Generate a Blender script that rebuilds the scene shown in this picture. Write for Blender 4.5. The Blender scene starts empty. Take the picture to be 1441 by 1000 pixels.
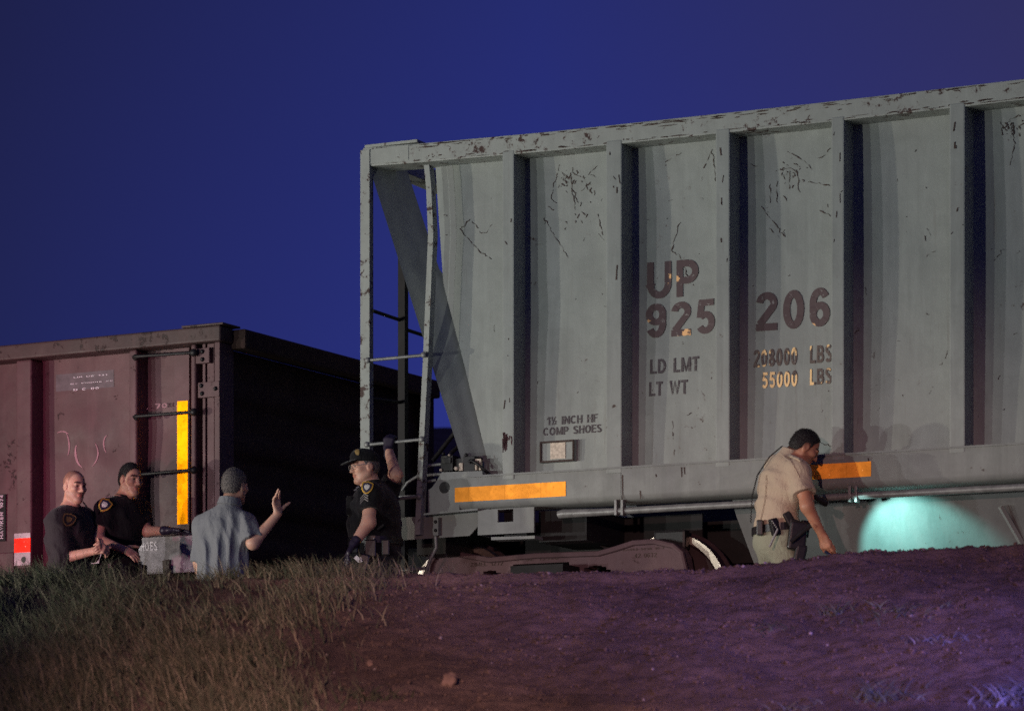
import bpy, bmesh, math, random
import numpy as np
from mathutils import Vector, Matrix

random.seed(7)
rng = np.random.default_rng(7)
PI = math.pi
scene = bpy.context.scene
COL = scene.collection
FPX = 4550.0            # focal length in photograph pixels
HOR = 1220.0            # eye level row of the photograph
CX = 720.5


def lerp(a, b, t):
    return a + (b - a) * t


# ----------------------------------------------------------------- objects
def tag(o, label=None, cat=None, group=None, kind=None):
    if label: o['label'] = label
    if cat: o['category'] = cat
    if group: o['group'] = group
    if kind: o['kind'] = kind
    return o


def empty(name, loc, rz=0.0):
    o = bpy.data.objects.new(name, None)
    o.location = loc
    o.rotation_euler = (0, 0, rz)
    o.empty_display_size = 0.2
    COL.objects.link(o)
    return o


def link_mesh(name, me, mat=None, parent=None):
    o = bpy.data.objects.new(name, me)
    COL.objects.link(o)
    if mat is not None:
        me.materials.append(mat)
    if parent is not None:
        o.parent = parent
    return o


class MB:
    """collects simple solids and links them as one mesh object"""

    def __init__(self):
        self.v = []
        self.f = []

    def add(self, vs, fs):
        n = len(self.v)
        self.v += [tuple(p) for p in vs]
        self.f += [tuple(i + n for i in f) for f in fs]
        return self

    def box(self, x0, x1, y0, y1, z0, z1):
        v = [(x0, y0, z0), (x1, y0, z0), (x1, y1, z0), (x0, y1, z0), (x0, y0, z1), (x1, y0, z1), (x1, y1, z1), (x0, y1, z1)]
        return self.add(v, [(0, 3, 2, 1), (4, 5, 6, 7), (0, 1, 5, 4), (1, 2, 6, 5), (2, 3, 7, 6), (3, 0, 4, 7)])

    def bar(self, p, q, wx, wy, up=(0, 0, 1)):
        """rectangular bar from p to q; wx across, wy along 'up'"""
        p, q = Vector(p), Vector(q)
        d = (q - p).normalized()
        up = Vector(up)
        if abs(d.dot(up)) > 0.95: up = Vector((0, 1, 0))
        a = d.cross(up).normalized()
        b = a.cross(d).normalized()
        v = []
        for c in (p, q):
            for sx, sy in ((-1, -1), (1, -1), (1, 1), (-1, 1)):
                v.append(c + a * sx * wx / 2 + b * sy * wy / 2)
        return self.add(v, [(0, 3, 2, 1), (4, 5, 6, 7), (0, 1, 5, 4), (1, 2, 6, 5), (2, 3, 7, 6), (3, 0, 4, 7)])

    def tube(self, pts, r, n=10, close=True):
        pts = [Vector(p) for p in pts]
        rs = r if isinstance(r, (list, tuple)) else [r] * len(pts)
        rings = []
        ref = None
        for i, p in enumerate(pts):
            d = (pts[min(i + 1, len(pts) - 1)] - pts[max(i - 1, 0)]).normalized()
            if ref is None:
                ref = Vector((0, 0, 1)) if abs(d.z) < 0.9 else Vector((1, 0, 0))
            a = d.cross(ref).normalized()
            b = a.cross(d).normalized()
            ref = b
            rings.append([p + (a * math.cos(t) + b * math.sin(t)) * rs[i] for t in [2 * PI * k / n for k in range(n)]])
        v = [q for rg in rings for q in rg]
        f = []
        for i in range(len(pts) - 1):
            for k in range(n):
                f.append((i * n + k, i * n + (k + 1) % n, (i + 1) * n + (k + 1) % n, (i + 1) * n + k))
        if close:
            f.append(tuple(range(n))[::-1])
            f.append(tuple((len(pts) - 1) * n + k for k in range(n)))
        return self.add(v, f)

    def prism(self, poly, y0, y1):
        """polygon in x,z (counter clockwise seen from -y) pushed from y0 to y1"""
        n = len(poly)
        v = [(x, y0, z) for x, z in poly] + [(x, y1, z) for x, z in poly]
        f = [tuple(range(n)), tuple(range(2 * n - 1, n - 1, -1))]
        for i in range(n):
            j = (i + 1) % n
            f.append((j, i, n + i, n + j))
        return self.add(v, f)

    def lathe_y(self, c, prof, n=48):
        """profile of (y, r) turned round an axis along y through c"""
        v, f = [], []
        for (y, r) in prof:
            for k in range(n):
                t = 2 * PI * k / n
                v.append((c[0] + r * math.cos(t), c[1] + y, c[2] + r * math.sin(t)))
        m = len(prof)
        for i in range(m - 1):
            for k in range(n):
                f.append((i * n + k, (i + 1) * n + k, (i + 1) * n + (k + 1) % n, i * n + (k + 1) % n))
        f.append(tuple(range(n)))
        f.append(tuple((m - 1) * n + k for k in range(n))[::-1])
        return self.add(v, f)

    def sphere(self, c, r, n=8):
        v, f = [], []
        r = r if isinstance(r, (tuple, list)) else (r, r, r)
        for i in range(n + 1):
            th = PI * i / n
            for k in range(2 * n):
                ph = PI * k / n
                v.append((c[0] + r[0] * math.sin(th) * math.cos(ph), c[1] + r[1] * math.sin(th) * math.sin(ph), c[2] + r[2] * math.cos(th)))
        m = 2 * n
        for i in range(n):
            for k in range(m):
                f.append((i * m + k, (i + 1) * m + k, (i + 1) * m + (k + 1) % m, i * m + (k + 1) % m))
        return self.add(v, f)

    def build(self, name, mat, parent=None, bevel=0.0, smooth=False, seg=2):
        me = bpy.data.meshes.new(name)
        me.from_pydata(self.v, [], self.f)
        bm = bmesh.new()
        bm.from_mesh(me)
        bmesh.ops.remove_doubles(bm, verts=bm.verts, dist=1e-6)
        bmesh.ops.recalc_face_normals(bm, faces=bm.faces)
        if bevel > 0:
            es = [e for e in bm.edges if len(e.link_faces) == 2 and e.calc_face_angle(0) > 0.5]
            bmesh.ops.bevel(bm, geom=es, offset=bevel, segments=seg, affect='EDGES', profile=0.6, clamp_overlap=True)
        bm.to_mesh(me)
        bm.free()
        if smooth:
            me.polygons.foreach_set('use_smooth', [True] * len(me.polygons))
            me.set_sharp_from_angle(angle=math.radians(40))
        return link_mesh(name, me, mat, parent)


def build_each(mb, name, mat, parent, **kw):
    """every loose solid of the collector becomes a part of its own"""
    root_ = list(range(len(mb.v)))
    def find(i):
        while root_[i] != i:
            root_[i] = root_[root_[i]]; i = root_[i]
        return i
    for f in mb.f:
        for q in f[1:]:
            root_[find(q)] = find(f[0])
    groups_ = {}
    for f in mb.f: groups_.setdefault(find(f[0]), []).append(f)
    out = []
    for fs in groups_.values():
        ids = sorted({q for f in fs for q in f}); mp = {q: k for k, q in enumerate(ids)}
        m_ = MB(); m_.v = [mb.v[q] for q in ids]; m_.f = [tuple(mp[q] for q in f) for f in fs]
        out.append(m_.build(name, mat, parent, **kw))
    return out


def grid_mesh(name, P, mat, parent=None, smooth=True, flip=False):
    """P: array (n, m, 3)"""
    n, m, _ = P.shape
    idx = np.arange(n * m).reshape(n, m)
    q = np.stack([idx[:-1, :-1], idx[1:, :-1], idx[1:, 1:], idx[:-1, 1:]], -1).reshape(-1, 4)
    if flip: q = q[:, ::-1]
    return np_mesh(name, P.reshape(-1, 3), q, mat, parent, smooth)


def np_mesh(name, V, Q, mat, parent=None, smooth=True):
    me = bpy.data.meshes.new(name)
    V = np.asarray(V, np.float32); Q = np.asarray(Q, np.int32)
    k = Q.shape[1]
    me.vertices.add(len(V)); me.vertices.foreach_set('co', V.ravel())
    me.loops.add(Q.size); me.loops.foreach_set('vertex_index', Q.ravel())
    me.polygons.add(len(Q)); me.polygons.foreach_set('loop_start', np.arange(0, Q.size, k, dtype=np.int32))
    if smooth: me.polygons.foreach_set('use_smooth', np.ones(len(Q), bool))
    me.update(calc_edges=True)
    me.validate()
    return link_mesh(name, me, mat, parent)


# --------------------------------------------------------------- materials
def new_mat(name):
    m = bpy.data.materials.new(name)
    m.use_nodes = True
    nt = m.node_tree
    b = nt.nodes['Principled BSDF']
    return m, nt, b


def N(nt, typ, **kw):
    n = nt.nodes.new(typ)
    for k, v in kw.items():
        setattr(n, k, v)
    return n


def noise(nt, vec, scale, detail=5, rough=0.55, dist=0.0):
    n = N(nt, 'ShaderNodeTexNoise')
    n.inputs['Scale'].default_value = scale
    n.inputs['Detail'].default_value = detail
    n.inputs['Roughness'].default_value = rough
    n.inputs['Distortion'].default_value = dist
    if vec is not None: nt.links.new(vec, n.inputs['Vector'])
    return n.outputs['Fac']


def ramp(nt, fac, a, b, ca=(0, 0, 0, 1), cb=(1, 1, 1, 1)):
    r = N(nt, 'ShaderNodeValToRGB')
    r.color_ramp.elements[0].position = a
    r.color_ramp.elements[1].position = b
    r.color_ramp.elements[0].color = ca
    r.color_ramp.elements[1].color = cb
    nt.links.new(fac, r.inputs[0])
    return r.outputs[0]


def mix(nt, fac, a, b, mode='MIX'):
    m = N(nt, 'ShaderNodeMixRGB', blend_type=mode)
    for s, x in ((0, fac), (1, a), (2, b)):
        if isinstance(x, (int, float)): m.inputs[s].default_value = x
        elif isinstance(x, (tuple, list)): m.inputs[s].default_value = (*x[:3], 1)
        else: nt.links.new(x, m.inputs[s])
    return m.outputs[0]


def mapping(nt, vec, sc):
    m = N(nt, 'ShaderNodeMapping')
    m.inputs['Scale'].default_value = sc
    nt.links.new(vec, m.inputs['Vector'])
    return m.outputs[0]


def mathn(nt, op, a, b=0.0):
    m = N(nt, 'ShaderNodeMath', operation=op)
    for s, x in ((0, a), (1, b)):
        if isinstance(x, (int, float)): m.inputs[s].default_value = x
        else: nt.links.new(x, m.inputs[s])
    return m.outputs[0]


def bump(nt, bsdf, h, strength=0.3, dist=0.01):
    b = N(nt, 'ShaderNodeBump')
    b.inputs['Strength'].default_value = strength
    b.inputs['Distance'].default_value = dist
    nt.links.new(h, b.inputs['Height'])
    nt.links.new(b.outputs[0], bsdf.inputs['Normal'])


def painted_steel(name, base, base2, rust=(0.045, 0.018, 0.012), amount=0.35, rough=0.55, streak=0.5, chips=0.5, drip=0.8):
    m, nt, b = new_mat(name)
    tc = N(nt, 'ShaderNodeTexCoord').outputs['Object']
    big = noise(nt, tc, 1.3, 6, 0.6)
    c = mix(nt, ramp(nt, big, 0.35, 0.68), base, base2)
    mott = noise(nt, tc, 5.5, 7, 0.68, 0.6)
    c = mix(nt, mathn(nt, 'MULTIPLY', ramp(nt, mott, 0.42, 0.70), 0.45), c, tuple(x * 0.70 for x in base))
    st = noise(nt, mapping(nt, tc, (9, 9, 0.55)), 1.0, 5, 0.65)
    c = mix(nt, mathn(nt, 'MULTIPLY', ramp(nt, st, 0.5, 0.8), streak), c, tuple(x * 0.58 for x in base))
    st2 = noise(nt, mapping(nt, tc, (3.0, 3.0, 0.35)), 2.3, 6, 0.7)
    c = mix(nt, mathn(nt, 'MULTIPLY', ramp(nt, st2, 0.52, 0.74), 0.6), c, tuple(min(1, x * 1.16) for x in base))
    # rusty runs below chips
    dr = noise(nt, mapping(nt, tc, (26, 26, 1.1)), 1.0, 6, 0.75)
    dw = noise(nt, tc, 1.9, 4, 0.6)
    dm = mathn(nt, 'MULTIPLY', ramp(nt, dr, 0.56, 0.74), ramp(nt, dw, 0.46, 0.64))
    c = mix(nt, mathn(nt, 'MULTIPLY', dm, drip), c, tuple(lerp(x, y, 0.6) for x, y in zip(base, (0.09, 0.045, 0.03))))
    ch = noise(nt, tc, 13, 8, 0.72, 0.4)
    ch2 = noise(nt, tc, 1.7, 3, 0.5)
    mk = mathn(nt, 'ADD', ch, mathn(nt, 'MULTIPLY', mathn(nt, 'SUBTRACT', ch2, 0.5), 0.35))
    t = 0.76 - 0.22 * amount
    chm = ramp(nt, mk, t, t + 0.03)
    halo = ramp(nt, mk, t - 0.05, t + 0.02)
    c = mix(nt, mathn(nt, 'MULTIPLY', halo, 0.35), c, tuple(x * 2.2 for x in rust))
    c = mix(nt, mathn(nt, 'MULTIPLY', chm, chips * 2), c, rust)
    fl = noise(nt, tc, 90, 3, 0.6)
    c = mix(nt, mathn(nt, 'MULTIPLY', ramp(nt, fl, 0.66, 0.72), 0.45), c, tuple(x * 0.4 for x in base))
    nt.links.new(c, b.inputs['Base Color'])
    r = mathn(nt, 'ADD', mathn(nt, 'MULTIPLY', mott, 0.35), rough - 0.17)
    nt.links.new(r, b.inputs['Roughness'])
    b.inputs['Specular IOR Level'].default_value = 0.35
    fine = noise(nt, tc, 60, 4, 0.6)
    hh = mathn(nt, 'ADD', mathn(nt, 'MULTIPLY', fine, 0.3), mathn(nt, 'MULTIPLY', chm, -0.8))
    hh = mathn(nt, 'ADD', hh, mathn(nt, 'MULTIPLY', noise(nt, tc, 4.0, 3, 0.5), 1.6))
    bump(nt, b, hh, 0.40, 0.006)
    return m


def plain(name, col, rough=0.6, metal=0.0, spec=0.4, var=0.25, scale=8.0, bmp=0.15):
    m, nt, b = new_mat(name)
    tc = N(nt, 'ShaderNodeTexCoord').outputs['Object']
    n = noise(nt, tc, scale, 5, 0.6)
    lo = tuple(x * (1 - var) for x in col); hi = tuple(min(1, x * (1 + var)) for x in col)
    nt.links.new(mix(nt, ramp(nt, n, 0.3, 0.7), lo, hi), b.inputs['Base Color'])
    b.inputs['Roughness'].default_value = rough
    b.inputs['Metallic'].default_value = metal
    b.inputs['Specular IOR Level'].default_value = spec
    if bmp: bump(nt, b, noise(nt, tc, scale * 6, 4), bmp, 0.004)
    return m


def cloth(name, col, var=0.2, rough=0.9):
    m, nt, b = new_mat(name)
    tc = N(nt, 'ShaderNodeTexCoord').outputs['Object']
    n = noise(nt, tc, 6, 4, 0.6)
    lo = tuple(x * (1 - var) for x in col); hi = tuple(min(1, x * (1 + var)) for x in col)
    nt.links.new(mix(nt, n, lo, hi), b.inputs['Base Color'])
    b.inputs['Roughness'].default_value = rough
    b.inputs['Specular IOR Level'].default_value = 0.2
    b.inputs['Sheen Weight'].default_value = 0.12
    cr = noise(nt, mapping(nt, tc, (1, 1, 0.6)), 17, 5, 0.55, 1.6)
    bump(nt, b, mathn(nt, 'ADD', mathn(nt, 'MULTIPLY', noise(nt, tc, 420, 2), 0.06), cr), 0.55, 0.022)
    return m


def skin(name, col):
    m, nt, b = new_mat(name)
    tc = N(nt, 'ShaderNodeTexCoord').outputs['Object']
    at = N(nt, 'ShaderNodeAttribute', attribute_name='tint').outputs['Color']
    n = noise(nt, tc, 22, 4, 0.6)
    red = (col[0] * 1.05, col[1] * 0.85, col[2] * 0.8)
    c = mix(nt, ramp(nt, n, 0.35, 0.75), col, red)
    nt.links.new(mix(nt, 1.0, c, at, 'MULTIPLY'), b.inputs['Base Color'])
    b.inputs['Roughness'].default_value = 0.48
    b.inputs['Subsurface Weight'].default_value = 0.08
    b.inputs['Subsurface Radius'].default_value = (0.012, 0.005, 0.003)
    b.inputs['Specular IOR Level'].default_value = 0.4
    bump(nt, b, noise(nt, tc, 160, 3), 0.12, 0.002)
    return m


def retro(name, col, worn):
    """retroreflective sheeting: a prismatic film that returns light more strongly than a matt surface"""
    m, nt, b = new_mat(name)
    tc = N(nt, 'ShaderNodeTexCoord').outputs['Object']
    n = noise(nt, tc, 7, 7, 0.7, 0.5)
    c = mix(nt, ramp(nt, n, 0.36, 0.66), col, tuple(x * 0.62 for x in col))
    g = noise(nt, tc, 38, 6, 0.75)
    c = mix(nt, mathn(nt, 'MULTIPLY', ramp(nt, g, 0.56, 0.70), 0.75), c, tuple(x * 0.30 for x in col))
    s = noise(nt, tc, 55, 3, 0.6)
    c = mix(nt, ramp(nt, s, 0.70, 0.74), c, worn)
    sp = N(nt, 'ShaderNodeSeparateXYZ'); nt.links.new(tc, sp.inputs[0])
    seam = mathn(nt, 'FRACT', mathn(nt, 'MULTIPLY', sp.outputs[0], 3.3), 0.0)
    c = mix(nt, mathn(nt, 'MULTIPLY', ramp(nt, seam, 0.012, 0.02, (1, 1, 1, 1), (0, 0, 0, 1)), 0.5), c, tuple(x * 0.4 for x in col))
    out = nt.nodes['Material Output']
    d = N(nt, 'ShaderNodeBsdfDiffuse')
    nt.links.new(c, d.inputs['Color'])
    nt.links.new(d.outputs[0], out.inputs['Surface'])
    return m


M = {}
M['paint'] = painted_steel('hopper_paint', (0.288, 0.318, 0.300), (0.250, 0.270, 0.258), amount=0.30, streak=0.5, chips=0.45)
M['chord'] = painted_steel('hopper_chord_paint', (0.34, 0.37, 0.34), (0.30, 0.32, 0.30), rust=(0.05, 0.022, 0.017), amount=0.80, streak=0.3, chips=0.5)
M['dirty'] = painted_steel('hopper_low_paint', (0.24, 0.26, 0.245), (0.17, 0.175, 0.175), rust=(0.05, 0.03, 0.025), amount=0.3, streak=0.7)
M['bay'] = painted_steel('shaded_bay_paint', (0.150, 0.160, 0.155), (0.105, 0.110, 0.110), rust=(0.05, 0.03, 0.025), amount=0.35, streak=0.8)  # shade on the bay is put into this darker base colour
M['gondola'] = painted_steel('gondola_paint', (0.150, 0.076, 0.082), (0.070, 0.040, 0.042), rust=(0.028, 0.015, 0.015), amount=0.50, streak=0.7, drip=0.8)
M['gondola_top'] = painted_steel('gondola_chord_rust', (0.10, 0.06, 0.058), (0.045, 0.029, 0.028), rust=(0.03, 0.018, 0.016), amount=0.8, streak=0.4)
M['gondola_dark'] = painted_steel('gondola_end_steel', (0.065, 0.034, 0.026), (0.038, 0.021, 0.017), amount=0.3, rough=0.8)
M['whiteboard'] = plain('stencilled_white_sheet', (0.34, 0.31, 0.33), 0.7, var=0.3, scale=22, bmp=0.3)
M['dark_steel'] = plain('dark_steel', (0.011, 0.010, 0.0105), 0.7, 0.0, var=0.4)
M['iron'] = plain('black_iron', (0.014, 0.013, 0.014), 0.5, 0.1, var=0.4)
M['truck'] = painted_steel('cast_steel', (0.14, 0.085, 0.095), (0.09, 0.058, 0.068), rust=(0.04, 0.022, 0.022), amount=0.35, rough=0.75)
M['rim'] = plain('polished_wheel_rim', (0.66, 0.56, 0.47), 0.38, 0.85, var=0.06, scale=30)
M['wheel'] = plain('wheel_steel', (0.05, 0.028, 0.03), 0.7, 0.1, var=0.3)
M['galv'] = plain('worn_grey_pipe', (0.20, 0.205, 0.20), 0.45, 0.2, var=0.3, scale=14)
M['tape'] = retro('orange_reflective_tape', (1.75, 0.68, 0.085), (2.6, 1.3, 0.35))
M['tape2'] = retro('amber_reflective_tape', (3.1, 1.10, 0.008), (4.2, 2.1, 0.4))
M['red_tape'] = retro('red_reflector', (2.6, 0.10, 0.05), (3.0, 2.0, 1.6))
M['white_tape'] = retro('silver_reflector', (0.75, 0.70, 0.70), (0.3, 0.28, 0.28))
M['scratch'] = plain('bare_rusted_scratch', (0.062, 0.042, 0.036), 0.8, var=0.3, bmp=0)
M['blood_rust'] = plain('rust_stain', (0.06, 0.022, 0.028), 0.8, var=0.3, bmp=0)
M['chalk_highlight'] = plain('chalk_and_highlight', (0.42, 0.24, 0.27), 0.9, var=0.3, scale=30, bmp=0)  # also colours the painted highlights on the gondola dents
M['stencil'] = plain('white_stencil', (0.80, 0.72, 0.76), 0.8, var=0.3, scale=40, bmp=0)
M['label_white'] = plain('card_white', (0.60, 0.52, 0.42), 0.7, var=0.35, scale=45)


def letter_mat(name, dark, gold, thr, scale=5.0):
    m, nt, b = new_mat(name)
    tc = N(nt, 'ShaderNodeTexCoord').outputs['Object']
    n = noise(nt, tc, scale, 4, 0.6)
    c = mix(nt, ramp(nt, n, thr, thr + 0.03), dark, gold)  # golden glints of the worn reflective film, painted in by noise
    w = noise(nt, tc, 30, 5, 0.7)
    c = mix(nt, ramp(nt, w, 0.62, 0.66), c, (0.26, 0.25, 0.24))
    nt.links.new(c, b.inputs['Base Color'])
    b.inputs['Roughness'].default_value = 0.6
    return m


M['let_big'] = letter_mat('maroon_film_letters', (0.075, 0.042, 0.046), (0.95, 0.55, 0.24), 0.655, 7.0)
M['let_small'] = letter_mat('dark_film_letters', (0.06, 0.048, 0.055), (0.75, 0.55, 0.35), 0.70, 6.0)
M['let_glint'] = letter_mat('half_worn_glint_letters', (0.10, 0.07, 0.06), (1.0, 0.68, 0.32), 0.50, 5.0)

M['uniform'] = cloth('black_uniform', (0.0095, 0.0090, 0.0105), 0.3)
M['uniform1'] = cloth('charcoal_uniform', (0.034, 0.031, 0.034), 0.3)
M['polo'] = cloth('grey_polo', (0.20, 0.20, 0.215), 0.14)
M['tan'] = cloth('tan_uniform_shirt', (0.47, 0.375, 0.275), 0.1)
M['olive'] = cloth('olive_uniform_trousers', (0.28, 0.29, 0.215), 0.12)
M['darktr'] = cloth('dark_trousers', (0.02, 0.02, 0.024), 0.3)
M['leather'] = plain('black_leather', (0.013, 0.011, 0.013), 0.38, 0, 0.5, var=0.3, scale=20)
M['glove'] = plain('nitrile_glove', (0.022, 0.015, 0.030), 0.45, 0, 0.5, var=0.3, scale=20)
M['silver'] = plain('bright_metal', (0.75, 0.72, 0.68), 0.3, 0.7, var=0.1, scale=20, bmp=0)
M['skin_light'] = skin('light_skin', (0.60, 0.36, 0.27))
M['skin_mid'] = skin('mid_skin', (0.50, 0.30, 0.215))
M['skin_tan'] = skin('tan_skin', (0.42, 0.215, 0.135))
M['hair_black'] = plain('black_hair', (0.012, 0.010, 0.010), 0.6, 0, 0.4, var=0.4, scale=70, bmp=0.6)
M['hair_brown'] = plain('cropped_brown_hair', (0.085, 0.055, 0.045), 0.7, 0, 0.3, var=0.35, scale=70, bmp=0.4)
M['hair_grey'] = plain('greying_hair', (0.13, 0.11, 0.105), 0.65, 0, 0.4, var=0.55, scale=90, bmp=0.8)
M['eye'] = plain('dark_eye', (0.02, 0.014, 0.012), 0.2, 0, 0.6, var=0.1, bmp=0)
M['gold'] = plain('gold_thread', (0.62, 0.36, 0.05), 0.7, var=0.2, scale=60, bmp=0)
M['gold_dim'] = plain('faded_gold_thread', (0.30, 0.20, 0.07), 0.7, var=0.25, scale=60, bmp=0)
M['navy'] = plain('navy_thread', (0.03, 0.028, 0.06), 0.8, var=0.2, scale=60, bmp=0)
M['white_thread'] = plain('white_thread', (0.60, 0.57, 0.53), 0.8, var=0.3, scale=80, bmp=0)
M['paper'] = plain('white_paper', (0.80, 0.74, 0.70), 0.7, var=0.05, bmp=0)
M['blue_plastic'] = plain('blue_black_plastic', (0.02, 0.03, 0.07), 0.35, var=0.3)

# --------------------------------------------------------------- text
def arc_(cx, cy, rx, ry, a0, a1, k=12):
    return [(cx + rx * math.cos(math.radians(lerp(a0, a1, q / k))), cy + ry * math.sin(math.radians(lerp(a0, a1, q / k)))) for q in range(k + 1)]


def glyph(c, w):
    """centre lines of a plain grotesque capital or figure, cap height 1, stroke w; returns advance and strokes"""
    h = w / 2
    if c == ' ': return 0.42, []
    if c == '.': return 0.25, [[(0, h), (w, h)]]
    if c == '-': return 0.40, [[(0, .45), (.4, .45)]]
    if c in 'I1':
        if c == 'I': return w, [[(h, 0), (h, 1)]]
        return 0.42, [[(.42 - h, 0), (.42 - h, 1)], [(0, .74), (.16, .78), (.42 - w * .8, .97)]]
    W = {'M': .86, 'W': 1.02, 'O': .78, 'C': .74, 'N': .72, 'H': .70, 'D': .70, 'U': .70, 'B': .68, 'P': .66, 'R': .70, 'S': .66, 'E': .60, 'F': .56, 'L': .56, 'T': .62, 'A': .74, 'Y': .68, 'K': .70, 'Z': .62, 'J': .54}.get(c, .58)
    r, l, m_ = W - h, h, W / 2
    E = lambda *a: arc_(*a)
    if c == 'U': return W, [[(l, 1), (l, .30 + h)] + E(m_, .30 + h, m_ - h, .30, 180, 360) + [(r, 1)]]
    if c in 'PRB':
        o = [[(l, 0), (l, 1)]]
        if c == 'B':
            o += [[(w, 1 - h), (r - .24, 1 - h)] + E(r - .26, .74 - h / 2, .22, .26 - h / 2, 90, -90) + [(w, .5)], [(w, .5), (r - .24, .5)] + E(r - .24, .25 + h / 2, .24, .25 - h / 2, 90, -90) + [(w, h)]]
        else:
            o += [[(w, 1 - h), (r - .24, 1 - h)] + E(r - .25, .70 - h / 2 + .02, .25, .28 - h / 2, 90, -90) + [(w, .44)]]
            if c == 'R': o += [[(r - .30, .42), (r - .12, .36), (r - .06, 0)]]
        return W, o
    if c == 'D': return W, [[(l, 0), (l, 1)], [(w, 1 - h), (r - .30, 1 - h)] + E(r - .32, .5, .32, .5 - h, 90, -90) + [(w, h)]]
    if c in '0O': return W, [E(m_, .5, m_ - h, .5 - h, 90, 450, 32)]
    if c == 'C': return W, [E(m_, .5, m_ - h, .5 - h, 42, 318, 26)]
    if c == '9': return W, [E(m_, .68, m_ - h, .32 - h, 0, 360, 26), [(r, .68), (r, .52)] + E(m_, .40, m_ - h, .40 - h, 10, -150, 16)]
    if c == '6': return W, [E(m_, .32, m_ - h, .32 - h, 0, 360, 26), [(l, .32), (l, .48)] + E(m_, .60, m_ - h, .40 - h, 190, 30, 16)]
    if c == '8': return W, [E(m_, .745, m_ - h - .03, .255 - h, -90, 270, 26), E(m_, .27, m_ - h, .27 - h + .01, 90, 450, 26)]
    if c == '2': return W, [E(m_, .71, m_ - h, .29 - h, 175, -38, 18) + [(l + .06, w * 1.25), (l, w * .9)], [(0, h), (W, h)]]
    if c == '5': return W, [[(W - .04, 1 - h), (l + .07, 1 - h)], [(l + .08, 1), (l + .02, .48)], [(l + .04, .50)] + E(m_ - .01, .33, m_ - h, .33 - h, 125, -150, 20)]
    if c == '3': return W, [E(m_, .745, m_ - h - .02, .255 - h, 170, -90, 16), E(m_, .27, m_ - h, .27 - h + .01, 90, -165, 18)]
    if c == '4': return W, [[(r - .10, 0), (r - .10, 1)], [(r - .12, .97), (l, .30), (W, .26)]]
    if c == '7': return W, [[(0, 1 - h), (r, 1 - h)], [(r, 1 - h), (m_ - .05, 0)]]
    if c == 'S': return W, [E(m_, .735, m_ - h - .02, .265 - h, 25, 262, 16) + E(m_, .265, m_ - h, .265 - h + .01, 82, -158, 16)]
    if c == 'L': return W, [[(l, 1), (l, 0)], [(w, h), (W, h)]]
    if c == 'T': return W, [[(0, 1 - h), (W, 1 - h)], [(m_, 1 - w), (m_, 0)]]
    if c == 'M': return W, [[(l, 0), (l, 1)], [(r, 0), (r, 1)], [(l, 1 - h * .4), (m_, h), (r, 1 - h * .4)]]
    if c == 'W': return W, [[(h * .7, 1), (W * .27, h * .4), (m_, 1 - h * .4), (W * .73, h * .4), (W - h * .7, 1)]]
    if c == 'N': return W, [[(l, 0), (l, 1)], [(r, 0), (r, 1)], [(l, 1 - h * .5), (r, h * .5)]]
    if c == 'H': return W, [[(l, 0), (l, 1)], [(r, 0), (r, 1)], [(w, .52), (W - w, .52)]]
    if c == 'F': return W, [[(l, 0), (l, 1)], [(w, 1 - h), (W, 1 - h)], [(w, .53), (W - .06, .53)]]
    if c == 'E': return W, [[(l, 0), (l, 1)], [(w, 1 - h), (W, 1 - h)], [(w, .52), (W - .04, .52)], [(w, h), (W, h)]]
    if c == 'A': return W, [[(h * .7, 0), (m_, 1 - h * .4), (W - h * .7, 0)], [(W * .22, .30), (W * .78, .30)]]
    if c == 'Y': return W, [[(h * .6, 1), (m_, .46), (W - h * .6, 1)], [(m_, .46), (m_, 0)]]
    if c == 'K': return W, [[(l, 0), (l, 1)], [(r, 1), (w, .42)], [(l + .2, .58), (r, 0)]]
    if c == 'Z': return W, [[(0, 1 - h), (r, 1 - h), (l, h), (W, h)]]
    if c == '\u00bd':
        a_, one = glyph('1', .2); b_, two = glyph('2', .2)
        o = [[(x * .5, .48 + y * .52) for x, y in q] for q in one] + [[(.42 + x * .5, y * .52) for x, y in q] for q in two] + [[(.14, 0), (.58, 1)]]
        return .74, o
    return W, []


def stroke_geo(txt, w=0.17, gap=0.13):
    """flat stencilled words: returns vertices in the unit box and faces"""
    V, F, x0 = [], [], 0.0
    for c in txt:
        adv, strokes = glyph(c, w)
        for st_ in strokes:
            ww = w if c != '\u00bd' else w * .6
            n_ = len(st_); b0 = len(V)
            closed = n_ > 3 and math.hypot(st_[0][0] - st_[-1][0], st_[0][1] - st_[-1][1]) < 1e-4
            for i_ in range(n_):
                p_ = Vector(st_[i_])
                a_ = Vector(st_[i_ - 1]) if i_ > 0 else (Vector(st_[-2]) if closed else None)
                b_ = Vector(st_[i_ + 1]) if i_ < n_ - 1 else (Vector(st_[1]) if closed else None)
                d1 = (p_ - a_).normalized() if a_ is not None else (b_ - p_).normalized()
                d2 = (b_ - p_).normalized() if b_ is not None else d1
                n1, n2 = Vector((-d1.y, d1.x)), Vector((-d2.y, d2.x))
                m_ = (n1 + n2)
                m_ = m_.normalized() if m_.length > 1e-3 else n1
                k_ = min(1.6, 1 / max(0.3, m_.dot(n1)))
                for sg in (1, -1):
                    q = p_ + m_ * sg * ww / 2 * k_
                    V.append((x0 + q.x, min(1.02, max(-.02, q.y))))
            for i_ in range(n_ - 1):
                F.append((b0 + 2 * i_, b0 + 2 * i_ + 1, b0 + 2 * i_ + 3, b0 + 2 * i_ + 2))
        x0 += adv + gap
    V = np.array(V)
    V -= V.min(0); V /= V.max(0)
    return V, F


# =================================================================== CARS
RAIL = 1.61


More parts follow.
